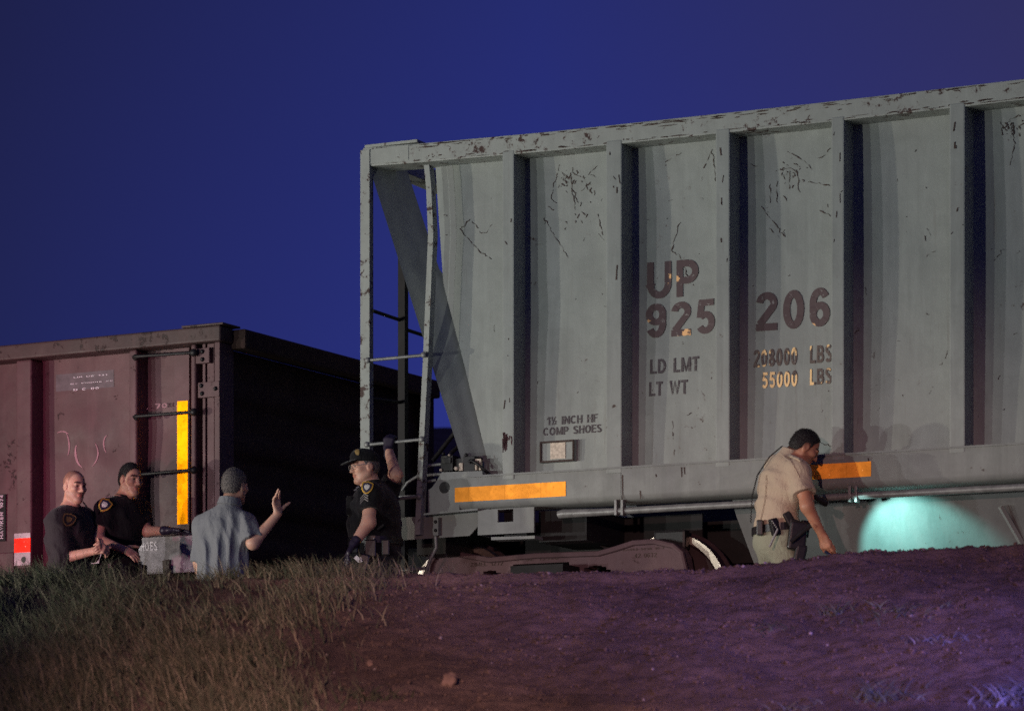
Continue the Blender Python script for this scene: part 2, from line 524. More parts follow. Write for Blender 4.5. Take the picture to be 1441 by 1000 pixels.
class Frame:
    """local frame of a car: s along the near side (to the right), t into the car, z above the rail"""

    def __init__(self, x0, y0, ux, uy):
        self.x0, self.y0, self.ux, self.uy = x0, y0, ux, uy
        self.wx, self.wy = -uy, ux

    def at(self, px, py, t=0.0):
        r = (px - CX) / FPX
        s = (r * (self.y0 + self.wy * t) - self.x0 - self.wx * t) / (self.ux - self.uy * r)
        Y = self.y0 + self.uy * s + self.wy * t
        return (s, t, (HOR - py) / FPX * Y - RAIL)

    def s(self, px, t=0.0):
        return self.at(px, 500, t)[0]

    def world(self, p):
        s, t, z = p
        return (self.x0 + self.ux * s + self.wx * t, self.y0 + self.uy * s + self.wy * t, z + RAIL)


a = math.radians(-26.3)
HF = Frame(-1.145, 24.8, math.cos(a), math.sin(a))
hop = empty('hopper_car', (HF.x0, HF.y0, RAIL), a)
tag(hop, 'grey ribbed open hopper car with worn dark lettering and an end ladder', 'rail car')
H = HF.at
HLEN = 12.6
HW = 3.05                       # width of the car

# --- top chord, measured along its upper and lower edge
top_px = [(510, 208), (600, 201), (780, 184.5), (1000, 161), (1180, 141.5), (1441, 111)]
tops = [(H(x, y)[0], H(x, y)[2]) for x, y in top_px]
tops[0] = (0.0, tops[0][1])
e = (tops[-1][1] - tops[-2][1]) / (tops[-1][0] - tops[-2][0])
tops += [(8.0, tops[-1][1] + 0.03), (HLEN, tops[-1][1] - 0.03)]
tS, tZ = zip(*tops)


def ztop(s):
    return float(np.interp(s, tS, tZ))


CH = 0.145                       # chord height
PD = 0.19                        # depth of the ribs
Z_SILL_T = H(780, 664)[2]        # upper edge of the side sill
Z_SILL_B = H(760, 711)[2]

ch = MB()
ss = [0.0, 0.5, 1.0, 1.6, 2.3, 3.0, 3.7, 4.4, 5.2, 6.5, 8, 9.5, 11, HLEN]
for i in range(len(ss) - 1):
    s0, s1 = ss[i], ss[i + 1]
    a0, a1 = ztop(s0), ztop(s1)
    v = [(s0, 0, a0 - CH), (s1, 0, a1 - CH), (s1, 0.24, a1 - CH), (s0, 0.24, a0 - CH),
         (s0, 0, a0), (s1, 0, a1), (s1, 0.24, a1), (s0, 0.24, a0)]
    ch.add(v, [(0, 3, 2, 1), (4, 5, 6, 7), (0, 1, 5, 4), (2, 3, 7, 6)] + ([(3, 0, 4, 7)] if i == 0 else []) + ([(1, 2, 6, 5)] if i == len(ss) - 2 else []))
top_chord = ch.build('top_chord', M['chord'], hop, bevel=0.008)
# doubled cap at the corner of the chord
zc = ztop(0.2)
MB().box(0.015, 0.47, 0.004, 0.24, zc + 0.004, zc + 0.026).box(0.03, 0.40, -0.004, 0.0, zc - 0.125, zc - 0.012).build('corner_cap', M['chord'], hop, bevel=0.004)

# --- ribs
ribs_px = [(707, 723.5), (853, 875), (1007, 1027), (1170, 1188), (1336, 1358)]
ribs = [(HF.s(a_), HF.s(b_)) for a_, b_ in ribs_px]
step = ribs[-1][0] - ribs[-2][0]
while ribs[-1][1] + step < HLEN - 0.3:
    ribs.append((ribs[-1][0] + step, ribs[-1][0] + step + 0.115))
for (a_, b_) in ribs:
    zt = ztop((a_ + b_) / 2) - CH
    zb = Z_SILL_T - 0.035
    mid = (zt + zb) / 2
    r_ = MB()
    r_.box(a_, b_, -0.004, PD + 0.05, zb, zt + 0.03)
    r_.build('rib', M['paint'], hop, bevel=0.010)

# --- side sheet: gently dished panels between the ribs
edge_px = [(613, 236), (617, 300), (624, 400), (655, 520), (684, 640), (692, 668)]
edge = [H(x, y, PD) for x, y in edge_px]
eZ = [p[2] for p in edge][::-1]
eS = [p[0] for p in edge][::-1]


def left_edge(z):
    return float(np.interp(z, eZ, eS))


bounds = []
for i in range(len(ribs) - 1):
    bounds.append((ribs[i][1], ribs[i + 1][0]))
bounds.append((ribs[-1][1], HLEN - 0.05))
dent = [(rng.uniform(0.2, 0.8), rng.uniform(0.1, 0.9), rng.uniform(0.08, 0.2), rng.uniform(-0.006, 0.012)) for _ in range(40)]


def t_panel(s, z):
    for k, (a_, b_) in enumerate([(None, ribs[0][0])] + bounds):
        if a_ is None: a_ = left_edge(z)
        if a_ - 1e-6 <= s <= b_ + 1e-6:
            u = (s - a_) / max(1e-6, b_ - a_)
            zt, zb = ztop(s) - CH, Z_SILL_T
            v = min(1, max(0, (z - zb) / (zt - zb)))
            t = PD
            if k > 0:
                t += 0.034 * math.sin(PI * u) ** 0.8 * math.sin(PI * (1 - v) ** 0.75) ** 0.9
            for j in range(4):
                du, dv, dr, da = dent[(k * 4 + j) % 40]
                t += da * math.exp(-((u - du) ** 2 + ((v - dv) * 1.6) ** 2) / dr ** 2)
            return t
    return PD


for k, (a_, b_) in enumerate([(None, ribs[0][0])] + bounds):
    n, m_ = 18, 40
    P = np.zeros((n, m_, 3))
    for j in range(m_):
        v = j / (m_ - 1)
        for i in range(n):
            u = i / (n - 1)
            z = Z_SILL_T - 0.01 + (ztop(b_ if a_ is None else lerp(a_, b_, u)) - CH + 0.02 - Z_SILL_T) * v
            l = left_edge(z) if a_ is None else a_ - 0.002
            s = lerp(l, b_ + 0.002, u)
            P[i, j] = (s, t_panel(min(max(s, l), b_), z), z)
    grid_mesh('side_sheet', P, M['paint'], hop)

# --- tapered corner sheet wrapping from the side to the end slope sheet
n = 22
P = np.zeros((21, n, 3))
for j in range(n):
    v = j / (n - 1)
    y = lerp(234, 668, v)
    lft = Vector(H(520 + (y - 236) * 0.315, y, lerp(0.03, 0.10, v)))
    right_px = 573 + (y - 240) * 0.325 if y < 390 else float(np.interp(y, [q[1] for q in edge_px], [q[0] for q in edge_px]))
    rgt = Vector(H(right_px + (10 if y > 385 else 0), y, lerp(0.33, PD + 0.08, min(1, v * 1.2))))
    for i in range(21):
        u = i / 20
        p = lft.lerp(rgt, u)
        p.y += 0.012 * math.sin(PI * u) * min(1, v * 2.5) + 0.0022 * math.sin(4 * PI * u + 2 * v) * min(1, v * 3)
        P[i, j] = p
grid_mesh('corner_sheet', P, M['paint'], hop, flip=True)
# end slope sheet between the two sides (seen only from the side)
sl = MB()
sl.add([(0.36, 0.70, ztop(0) - 0.15), (0.36, HW - 0.34, ztop(0) - 0.15), (0.95, HW - 0.34, Z_SILL_T), (0.95, 0.66, Z_SILL_T)], [(0, 1, 2, 3)])
sl.add([(0.95, 0.66, Z_SILL_T), (0.95, HW - 0.34, Z_SILL_T), (2.6, HW - 0.5, 0.25), (2.6, 0.66, 0.25)], [(0, 1, 2, 3)])
sl.build('slope_sheet', M['paint'], hop)

# --- other side, end chord, far end
MB().box(0.0, HLEN, HW - 0.24, HW, ztop(3) - CH, ztop(3)).build('top_chord', M['chord'], hop, bevel=0.008)
MB().box(0.6, HLEN - 0.05, HW - PD - 0.01, HW - PD, Z_SILL_T, ztop(3) - CH).build('side_sheet', M['paint'], hop)
MB().box(0.0, 0.16, 0.242, HW - 0.242, ztop(0) - 0.13, ztop(0) - 0.01).build('end_chord', M['chord'], hop, bevel=0.006)
MB().box(HLEN - 0.05, HLEN, 0.242, HW - 0.242, Z_SILL_T, ztop(9) - 0.1).build('end_sheet', M['paint'], hop)
for q in range(1, 12):
    x = 0.6 + q
    MB().box(x, x + 0.11, HW - PD + 0.002, HW, Z_SILL_T - 0.03, ztop(3) - CH - 0.002).build('rib', M['paint'], hop, bevel=0.008)

# --- side sill
s0 = HF.s(641)
prof = [(0.0, Z_SILL_T), (0.0, Z_SILL_B + 0.05), (0.012, Z_SILL_B + 0.018), (0.04, Z_SILL_B), (0.30, Z_SILL_B), (0.30, Z_SILL_T)]
sill = MB()
joint = ribs[1][1] - 0.01
for (sa, sb, off) in ((s0, joint, 0.004), (joint + 0.006, HLEN, 0.0)):
    v = [(sa, t + off, z) for t, z in prof] + [(sb, t + off, z) for t, z in prof]
    k = len(prof)
    sill.add(v, [tuple(range(k)), tuple(range(2 * k - 1, k - 1, -1))] + [(i, (i + 1) % k, k + (i + 1) % k, k + i) for i in range(k)])
sill.build('side_sill', M['dirty'], hop, smooth=True)
MB().box(s0, HLEN, HW - 0.3, HW, Z_SILL_B, Z_SILL_T).build('side_sill', M['dirty'], hop)
# thin weld ledge over the sill
MB().bar((s0 + .1, -0.002, Z_SILL_T + 0.004), (HLEN, -0.002, Z_SILL_T + 0.004), 0.02, 0.014).build('weld_bead', M['dirty'], hop)


# --- helpers that put flat things on the panel surface
def ribbon(mb, pts, w, side=True, off=0.004):
    """a thin crooked mark following points (px, py) on the dished sheet"""
    P3 = []
    for x, y in pts:
        s, t, z = H(x, y, PD)
        P3.append((s, z))
    out = []
    for i in range(len(P3) - 1):
        (s_0, z_0), (s_1, z_1) = P3[i], P3[i + 1]
        L = math.hypot(s_1 - s_0, z_1 - z_0)
        nseg = max(2, int(L / 0.018))
        for q in range(nseg):
            u = q / nseg
            out.append((lerp(s_0, s_1, u) + rng.normal(0, 0.0045), lerp(z_0, z_1, u) + rng.normal(0, 0.0045)))
    out.append(P3[-1])
    v, f = [], []
    for i, (s, z) in enumerate(out):
        d = Vector(out[min(i + 1, len(out) - 1)]) - Vector(out[max(i - 1, 0)])
        if d.length < 1e-6: d = Vector((1, 0))
        nrm = Vector((-d.y, d.x)).normalized()
        ww = w * max(0.0, rng.normal(0.45, 0.35)) * 0.5
        for sg in (-1, 1):
            a_, b_ = s + nrm.x * ww * sg, z + nrm.y * ww * sg
            t = (t_panel(a_, b_) if side else 0.0) - off
            v.append((a_, t, b_))
    for i in range(len(out) - 1):
        f.append((2 * i, 2 * i + 2, 2 * i + 3, 2 * i + 1))
    mb.add(v, f)


sc = MB()
marks = [
    [(648, 322), (662, 308), (674, 322), (675, 328), (684, 328), (693, 316)], [(648, 322), (660, 338), (672, 350), (692, 365)],
    [(774, 278), (778, 262), (787, 232)], [(802, 246), (804, 268), (808, 302)], [(803, 262), (812, 285)], [(820, 246), (826, 268)],
    [(792, 245), (796, 262)], [(789, 240), (793, 246), (792, 252), (796, 258)], [(805, 242), (812, 247), (822, 250)], [(828, 244), (840, 233)],
    [(764, 305), (772, 320), (798, 362)], [(774, 278), (782, 285)], [(840, 300), (846, 330)], [(818, 268), (830, 256)], [(778, 296), (770, 290)],
    [(990, 235), (1002, 211), (1006, 255)], [(936, 228), (958, 215)], [(938, 283), (944, 280)], [(942, 352), (953, 358), (956, 368), (966, 388)],
    [(954, 312), (942, 352)], [(1107, 213), (1125, 222), (1144, 238)], [(1090, 240), (1110, 236), (1118, 240)], [(1092, 254), (1092, 268), (1093, 285)],
    [(1082, 258), (1082, 285)], [(1109, 240), (1109, 265)], [(1120, 238), (1121, 262), (1124, 270)], [(1102, 275), (1105, 282)], [(1150, 222), (1162, 217)],
    [(1070, 290), (1102, 333), (1102, 322)], [(1152, 295), (1168, 304)], [(1056, 230), (1070, 234)], [(1135, 255), (1168, 262)],
    [(1413, 180), (1422, 166), (1441, 160)], [(1425, 172), (1426, 205), (1420, 232)], [(1441, 172), (1432, 180)], [(1407, 170), (1410, 190)],
    [(946, 592), (947, 618)], [(949, 632), (949, 642)], [(853, 400), (857, 410), (854, 420)], [(1095, 335), (1080, 320)],
    [(965, 585), (972, 580)], [(958, 485), (958, 480)], [(1150, 620), (1160, 626), (1172, 626)],
]
for p in marks: ribbon(sc, p, 0.009)
for _ in range(110):
    x = rng.uniform(620, 1440); y = rng.uniform(200, 640)
    s_, t_, z_ = H(x, y, PD)
    if any(a_ - 0.03 < s_ < b_ + 0.03 for a_, b_ in ribs) or s_ < left_edge(z_) + 0.03 or z_ > ztop(s_) - CH - 0.04 or z_ < Z_SILL_T + .03: continue
    L = abs(rng.normal(0, 7)); an = rng.uniform(0, PI)
    ribbon(sc, [(x, y), (x + L * math.cos(an) * .7, y + L * math.sin(an))], 0.006)
# clusters of scraped paint
for (cx_, cy_, rx_, ry_, k_) in ((800, 248, 26, 16, 22), (812, 300, 20, 18, 9), (1110, 240, 24, 16, 22), (1426, 178, 14, 16, 24), (1165, 255, 4, 40, 6), (830, 262, 12, 12, 7)):
    for _ in range(k_):
        x = cx_ + rng.normal(0, rx_ * .5); y = cy_ + rng.normal(0, ry_ * .5)
        an = rng.uniform(0.6, 2.2); L = rng.uniform(1, 7)
        if x + 4 < 1500 and not any(a_ - 6 < x < b_ + 8 for a_, b_ in ribs_px):
            ribbon(sc, [(x, y), (x + L * math.cos(an), y + L * math.sin(an))], 0.010)
sc.build('scratch_marks', M['scratch'], hop)
# scuffs on the outer faces of ribs and sill
sc = MB()
for i, (a_, b_) in enumerate(ribs_px):
    for _ in range(6):
        x = rng.uniform(a_ + 2, b_ - 2)
        y = 170 + abs(rng.normal(0, 110)) if i else rng.uniform(240, 660)
        y = min(y, 640)
        if y < float(np.interp(x, [p[0] for p in top_px], [p[1] for p in top_px])) + 34: continue
        L = abs(rng.normal(0, 8))
        p0 = H(x, y, 0); p1 = H(x + rng.normal(0, 1.5), y + L + 1, 0)
        w = rng.uniform(0.004, 0.012)
        sc.add([(p0[0] - w / 2, -0.0068, p0[2]), (p0[0] + w / 2, -0.0068, p0[2]), (p1[0] + w / 2, -0.0068, p1[2]), (p1[0] - w / 2, -0.0068, p1[2])], [(0, 1, 2, 3)])
for (x, y, L) in ((959, 657, 14), (963, 657, 10), (923, 667, 4), (901, 690, 12), (1222, 644, 9), (876, 668, 40)):
    p0 = H(x, y, 0); p1 = H(x + 0.6, y + L, 0)
    sc.add([(p0[0] - .005, -0.0035, p0[2]), (p0[0] + .005, -0.0035, p0[2]), (p1[0] + .003, -0.0035, p1[2]), (p1[0] - .003, -0.0035, p1[2])], [(0, 1, 2, 3)])
# rust along the edges of the chord
for _ in range(330):
    s = rng.uniform(0.02, 7.0)
    low = rng.random() < 0.5
    z = ztop(s) - (CH - 0.004 - abs(rng.normal(0, .012)) if low else 0.006 + abs(rng.normal(0, 0.016)))
    L = abs(rng.normal(0, 0.07)) + 0.01
    h_ = rng.uniform(0.004, 0.016)
    dz = (ztop(s + L) - ztop(s))
    k_ = 5
    v = []
    for q in range(k_ + 1):
        u = q / k_
        env = math.sin(PI * (0.08 + 0.84 * u))
        v += [(s + L * u, -0.003, z + dz * u - h_ * .5 * env * rng.uniform(.5, 1)), (s + L * u, -0.003, z + dz * u + h_ * .5 * env * rng.uniform(.5, 1))]
    v = [(a_, b_, min(max(c_, ztop(a_) - CH + .009), ztop(a_) - 0.009)) for a_, b_, c_ in v]
    sc.add(v, [(2 * q, 2 * q + 2, 2 * q + 3, 2 * q + 1) for q in range(k_)])
sc.build('rust_scuffs', M['scratch'], hop)
# dark red stain low on the first rib
st_ = MB()
for _ in range(26):
    x = 708 + abs(rng.normal(0, 5)); y = rng.uniform(608, 622)
    x = min(x, 720)
    L = abs(rng.normal(0, 10)) + 3
    p0 = H(x, y, 0); p1 = H(x + rng.normal(0, .7), y + L, 0)
    w = rng.uniform(0.008, 0.02)
    st_.add([(p0[0] - w / 2, -0.0075, p0[2]), (p0[0] + w / 2, -0.0075, p0[2]), (p1[0] + w / 6, -0.0075, p1[2]), (p1[0] - w / 6, -0.0075, p1[2])], [(0, 1, 2, 3)])
st_.build('rust_stain', M['blood_rust'], hop)


# --- lettering
def lettering(txt, x0, y0, x1, y1, mat, w=0.17, gap=0.13):
    v, f = stroke_geo(txt, w, gap)
    sA, sB = HF.s(x0, PD), HF.s(x1, PD)
    xm = (x0 + x1) / 2
    zA, zB = H(xm, y1, PD)[2], H(xm, y0, PD)[2]
    o = MB()
    V = []
    for k, (a_, b_) in enumerate(v):
        s, z = lerp(sA, sB, a_), lerp(zA, zB, b_)
        V.append((s, t_panel(s, z) - 0.006 - 0.0002 * (k // 2 % 5), z))
    o.add(V, f)
    return o.build('lettering', mat, hop)


lettering('UP', 907, 366, 981, 418, M['let_big'], 0.19, 0.16)
lettering('925', 908, 423, 1005, 472, M['let_big'], 0.19, 0.16)
lettering('206', 1063, 407, 1167, 462, M['let_big'], 0.19, 0.16)
lettering('LD LMT', 914, 503, 982, 524, M['let_small'], 0.18, 0.15)
lettering('LT WT', 913, 535, 966, 556, M['let_small'], 0.18, 0.15)
lettering('208000  LBS', 1060, 488, 1170, 513, M['let_glint'], 0.18, 0.15)
lettering('55000  LBS', 1072, 520, 1170, 543, M['let_glint'], 0.18, 0.15)
lettering('1\u00bd INCH HF', 769, 584, 840, 596, M['let_small'], 0.17, 0.15)
lettering('COMP SHOES', 764, 599, 846, 610.5, M['let_small'], 0.17, 0.15)

# placard holder under the words
pl = MB()
A = H(763, 652, PD); B = H(811, 619, PD)
tp = t_panel((A[0] + B[0]) / 2, A[2])
pl.box(A[0], B[0], tp - 0.035, tp + 0.004, A[2], B[2])
ph = pl.build('placard_holder', M['paint'], hop, bevel=0.006)
fr = MB()
for (x0, x1, z0, z1) in ((A[0], B[0], A[2], A[2] + 0.014), (A[0], B[0], B[2] - 0.014, B[2]), (A[0], A[0] + 0.012, A[2] + .0145, B[2] - .0145), (B[0] - 0.012, B[0], A[2] + .0145, B[2] - .0145)):
    fr.box(x0, x1, tp - 0.052, tp - 0.0355, z0, z1)
fr.build('frame', M['scratch'], ph, bevel=0.003)
a2 = H(775, 646, PD - .03); b2 = H(796, 622, PD - .03)
MB().box(a2[0], b2[0], tp - 0.041, tp - 0.0355, a2[2], b2[2]).build('card', M['label_white'], ph)

# reflective strips on the sill
for (x0, x1, y0a, y0b, mt, off) in ((640, 796, 685.5, 706, M['tape'], -0.0005), (1098, 1226, 652.5, 673.5, M['tape'], -0.0045)):
    A = H(x0, 0); B = H(x1, 0)
    xm = (x0 + x1) / 2
    zt, zb = H(xm, y0a - 4 if x0 < 700 else y0a)[2], H(xm, y0b - 4 if x0 < 700 else y0b)[2]
    cuts = 1
    MB().add([(A[0], off, zb), (B[0], off, zb), (B[0], off, zt), (A[0], off, zt)], [(0, 1, 2, 3)]).build('reflective_tape', mt, hop)

# --- ladder at the corner
lad1 = MB()
sa, sb = HF.s(508), HF.s(521)
zb = H(515, 770)[2]
lad1.box(sa, sb, -0.012, 0.0, zb, ztop(0) - 0.02).box(sb - 0.012, sb, 0.0005, 0.05, zb, ztop(0) - CH - 0.004).build('ladder_stile', M['chord'], hop, bevel=0.002)
path = [(601, 232), (604, 262), (607, 330), (604, 400), (600, 500), (595, 600), (590.5, 700), (588, 752)]
st = MB()
pts = [H(x - 1, y, -0.02) for x, y in path]
for i in range(len(pts) - 1):
    for (w0, w1, t0, t1) in ((-0.022, 0.022, -0.02, -0.008), (0.012, 0.022, -0.008, 0.055)):
        p, q = pts[i], pts[i + 1]
        v = [(p[0] + w0, t0, p[2]), (p[0] + w1, t0, p[2]), (p[0] + w1, t1, p[2]), (p[0] + w0, t1, p[2]),
             (q[0] + w0, t0, q[2]), (q[0] + w1, t0, q[2]), (q[0] + w1, t1, q[2]), (q[0] + w0, t1, q[2])]
        st.add(v, [(0, 1, 2, 3), (4, 7, 6, 5), (0, 4, 5, 1), (1, 5, 6, 2), (2, 6, 7, 3), (3, 7, 4, 0)])
st.build('ladder_stile', M['chord'], hop)
# end stile and rungs that run back across the end
t_end = 0.63
es_, et_ = HF.at(560, 500, t_end)[0], t_end
MB().box(es_, es_ + 0.06, t_end, t_end + 0.012, HF.at(560, 800, t_end)[2], ztop(0) - .14).box(es_ + 0.048, es_ + 0.06, t_end + 0.0125, t_end + 0.06, HF.at(560, 800, t_end)[2], ztop(0) - .14).build('ladder_stile', M['dark_steel'], hop)


def rung(pa, pb, r, mat, bolts=True, name='ladder_rung'):
    m_ = MB()
    m_.tube([pa, pb], r, 10)
    o = m_.build(name, mat, hop, smooth=True)
    if bolts:
        b = MB()
        for p in (pa, pb):
            b.sphere((p[0], p[1] - 0.012, p[2]), (0.024, 0.016, 0.024), 6)
        build_each(b, 'bolt', mat, o, smooth=True)
    return o


for (p, q) in (((518, 507), (597, 499.5)), ((517, 625.5), (594, 618)), ((516, 706), (590, 698.5))):
    rung(H(p[0], p[1], -0.035), H(q[0], q[1], -0.035), 0.0125, M['galv'])
rung(H(524, 437, 0.02), HF.at(562, 450, t_end), 0.014, M['dark_steel'], False)
rung(HF.at(566, 462, t_end), HF.at(600, 473, 1.0), 0.014, M['dark_steel'], False)
rung(H(516, 560, 0.02), HF.at(562, 566, t_end), 0.014, M['dark_steel'], False)
# braces behind, toward the slope sheet
build_each(MB().tube([HF.at(609, 648, 0.6), HF.at(646, 601, 0.7)], 0.018).tube([HF.at(634, 638, 0.65), HF.at(656, 618, 0.75)], 0.016), 'brace_rod', M['dark_steel'], hop, smooth=True)
for pts in ([H(566, 690, .12), H(573, 679, .12), H(588, 669.5, .12), H(624, 666.5, .12)], [H(562, 698.5, .1), H(588, 698, .1)], [H(600, 655, .1), H(624, 652.5, .1)], [H(600, 678, .1), H(614, 675, .1)]):
    MB().tube(pts, 0.012).build('grab_iron', M['galv'], hop, smooth=True)

# --- end platform, corner plate, brake gear
pol = [(602, 722), (602, 689), (607, 686), (616, 673), (621, 664), (678, 662), (679, 673), (646, 676), (646, 718)]
pp = [(H(x, y)[0], H(x, y)[2]) for x, y in pol]
cp = MB().prism(pp, 0.006, 0.03)
cp.build('corner_plate', M['dirty'], hop)
c0 = H(625, 685.5)
MB().lathe_y((c0[0], 0.003, c0[2]), [(0, 0.044), (0.004, 0.044)], 28).build('corner_plate_hole', M['iron'], hop)
MB().bar(H(600, 724, -0.03), H(676, 717, -0.03), 0.09, 0.014).build('sill_flange', M['dirty'], hop)
pol = [(563, 760), (565, 728), (600, 726), (674, 719), (674, 739), (661, 753.5)]
pp = [(HF.at(x, y, .05)[0], HF.at(x, y, .05)[2]) for x, y in pol]
MB().prism(pp, 0.045, 0.06).build('end_beam', M['dirty'], hop)
# jacking pad with an opening
A = H(674, 753); B = H(753, 713)
hA = H(702, 735); hB = H(724, 716)
jp = MB()
z0, z1 = A[2], B[2]
jp.box(A[0], hA[0], -0.02, 0.0, z0, z1).box(hB[0], B[0], -0.02, 0.0, z0, z1).box(hA[0], hB[0], -0.02, 0.0, z0, hA[2]).box(hA[0], hB[0], -0.02, 0.0, hB[2], z1)
jp.box(A[0], A[0] + 0.012, 0.0005, 0.25, z0, z1)
jp.build('jacking_pad', M['dirty'], hop)
MB().box(hA[0] - .03, hB[0] + .03, 0.15, 0.17, z0, z1).build('jacking_pad_back', M['dark_steel'], hop)
MB().bar(H(697, 758.5, 0.02), H(758, 756.5, 0.02), 0.14, 0.022).build('pad_foot', M['dirty'], hop)
bk = MB().box(HF.s(610), HF.s(617), -0.005, 0.044, H(613, 753)[2], H(613, 728)[2])
bko = bk.build('stirrup_bracket', M['dirty'], hop)
b = MB()
for yy in (734, 746):
    p = H(613.5, yy); b.sphere((p[0], -0.006, p[2]), 0.014, 6)
build_each(b, 'bolt', M['iron'], bko, smooth=True)
build_each(MB().tube([H(613, 754, .02), H(614, 770, .02), H(606, 785, 0.02), H(597, 812, 0.02)], 0.014).tube([H(560, 803, .02), H(599, 799, .02)], 0.014), 'stirrup_step', M['galv'], hop, smooth=True)
# brake valve on its bracket
bv = MB()
def pxbox(mb, x0, x1, y0, y1, t0, t1):
    A = H(x0, y1, t0); B = H(x1, y0, t0)
    mb.box(A[0], B[0], t0, t1, A[2], B[2])
pxbox(bv, 620, 637, 640, 663, 0.08, 0.24)
pxbox(bv, 636, 652, 644, 662, 0.12, 0.26)
pxbox(bv, 652, 668, 641, 663, 0.08, 0.24)
pxbox(bv, 622, 634, 643, 652, 0.065, 0.08)
for (x, y) in ((624, 638), (634, 639), (656, 640)):
    p = H(x, y, .12); bv.sphere((p[0], .12, p[2]), 0.016, 5)
bvo = bv.build('brake_valve', M['iron'], hop, bevel=0.008)
b = MB()
for (x, y, r) in ((620.5, 661, 0.012), (642, 659, 0.016), (632, 640, .009)):
    p = H(x, y, .07); b.sphere((p[0], .07, p[2]), r, 6)
pxbox(b, 646, 651, 651, 662, 0.085, 0.1)
pxbox(b, 668.5, 670.5, 646, 661, 0.075, 0.1); pxbox(b, 674, 676.5, 646, 661, 0.075, 0.1); pxbox(b, 668.5, 676.5, 645, 648, 0.072, 0.075)
build_each(b, 'valve_fitting', M['label_white'], bvo, smooth=False)
MB().tube([H(660, 649, .06), H(664, 647.5, .055), H(671, 652, .05), H(681, 660, .06), H(687, 665, .09)], 0.012).tube([H(662, 652, .06), H(659, 648, .06), H(663, 646.5, .055)], 0.007).build('brake_hose', M['iron'], hop, smooth=True)
A = H(618, 674); B = H(678, 663)
MB().box(A[0], B[0], 0.035, 0.42, A[2], B[2]).build('end_platform', M['dirty'], hop, bevel=0.01)

# --- train pipe under the sill
pts = [H(x, y, 0.03) for x, y in ((786, 724), (792, 722.5), (860, 719.5), (960, 713.5), (1057, 708.5), (1142, 701), (1240, 695.5), (1441, 685))]
zz = pts[-1]
pts += [(8.0, 0.03, zz[2] - 0.0), (11.5, 0.03, zz[2])]
MB().tube(pts, [0.03, 0.034] + [0.026] * (len(pts) - 2), 12).build('side_pipe', M['galv'], hop, smooth=True)
for x, y in ((871, 716), (1200, 697)):
    for dx in (-4.5, 4.5):
        A = H(x + dx, y, 0.0)
        MB().box(A[0] - .01, A[0] + .01, -0.008, 0.05, A[2] - 0.045, A[2] + 0.07).build('pipe_clip', M['galv'], hop, bevel=0.003)

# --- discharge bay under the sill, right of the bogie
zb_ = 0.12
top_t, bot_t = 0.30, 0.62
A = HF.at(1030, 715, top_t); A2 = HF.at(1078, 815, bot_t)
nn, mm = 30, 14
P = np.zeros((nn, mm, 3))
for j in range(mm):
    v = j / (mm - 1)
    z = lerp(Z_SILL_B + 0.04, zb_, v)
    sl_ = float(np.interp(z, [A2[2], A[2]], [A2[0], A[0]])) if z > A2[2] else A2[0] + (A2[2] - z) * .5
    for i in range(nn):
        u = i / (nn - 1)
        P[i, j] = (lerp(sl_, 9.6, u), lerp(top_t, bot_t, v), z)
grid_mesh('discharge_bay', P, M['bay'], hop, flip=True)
MB().bar(HF.at(1408, 712, .30), HF.at(1448, 782, .48), 0.03, 0.03).build('bay_seam', M['paint'], hop)
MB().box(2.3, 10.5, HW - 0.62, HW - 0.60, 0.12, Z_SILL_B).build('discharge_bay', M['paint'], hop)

# --- underframe
uf = MB()
uf.box(-0.15, HLEN + .15, 1.25, 1.80, 0.72, 1.05)
uf.box(0.3, 0.55, 0.32, HW - .32, 0.80, Z_SILL_B - 0.002)
uf.box(1.35, 1.75, 0.31, HW - .31, 0.85, Z_SILL_B - 0.003)
uf.box(0.9, 2.4, 1.0, 1.02, 0.35, Z_SILL_B - 0.004)
build_each(uf, 'underframe_beam', M['dark_steel'], hop)
MB().box(-0.62, -0.16, 1.42, 1.62, 0.72, 0.98).box(-0.86, -0.60, 1.36, 1.70, 0.68, 1.02).build('coupler', M['dark_steel'], hop, bevel=0.03)

# --- bogie: centre, then frames, wheels
WR = 0.46


def bogie(parent, s_mid, tmid=HW / 2, lettered=True):
    bx = MB()
    bx.box(s_mid - 0.22, s_mid + 0.22, 0.30, HW - 0.30, 0.42, 0.68)
    for q in (-0.89, 0.89):
        bx.tube([(s_mid + q, 0.25, WR), (s_mid + q, HW - 0.25, WR)], 0.085, 14)
    root = bx.build('bogie', M['dark_steel'], parent)
    for q in (-0.89, 0.89):
        for (t0, sg) in ((0.80, 1), (HW - 0.80, -1)):
            w = MB()
            c = (s_mid + q, t0, WR)
            prof = [(0.14, WR + 0.025), (0.115, WR + 0.025), (0.10, WR), (0.0, WR), (0.0, WR - 0.055), (0.025, WR - 0.075), (0.055, 0.20), (0.02, 0.13), (0.02, 0.0)]
            prof = [(y * sg, r) for y, r in prof]
            w.lathe_y(c, prof, 56)
            wo = w.build('wheel', M['wheel'], root, smooth=True)
            r = MB()
            k = 56
            v, f = [], []
            for (yy, rr) in ((-0.012 * sg, WR - 0.001), (-0.004 * sg, WR - 0.052)):
                for i in range(k):
                    th = 2 * PI * i / k
                    v.append((c[0] + rr * math.cos(th), c[1] + yy, c[2] + rr * math.sin(th)))
            for i in range(k):
                f.append((i, (i + 1) % k, k + (i + 1) % k, k + i))
            r.add(v, f)
            r.build('rim', M['rim'], wo)
    return root


s_ax_r = HF.at(944, 800, 0.80)[0]
s_mid = s_ax_r - 0.89
bog = bogie(hop, s_mid)
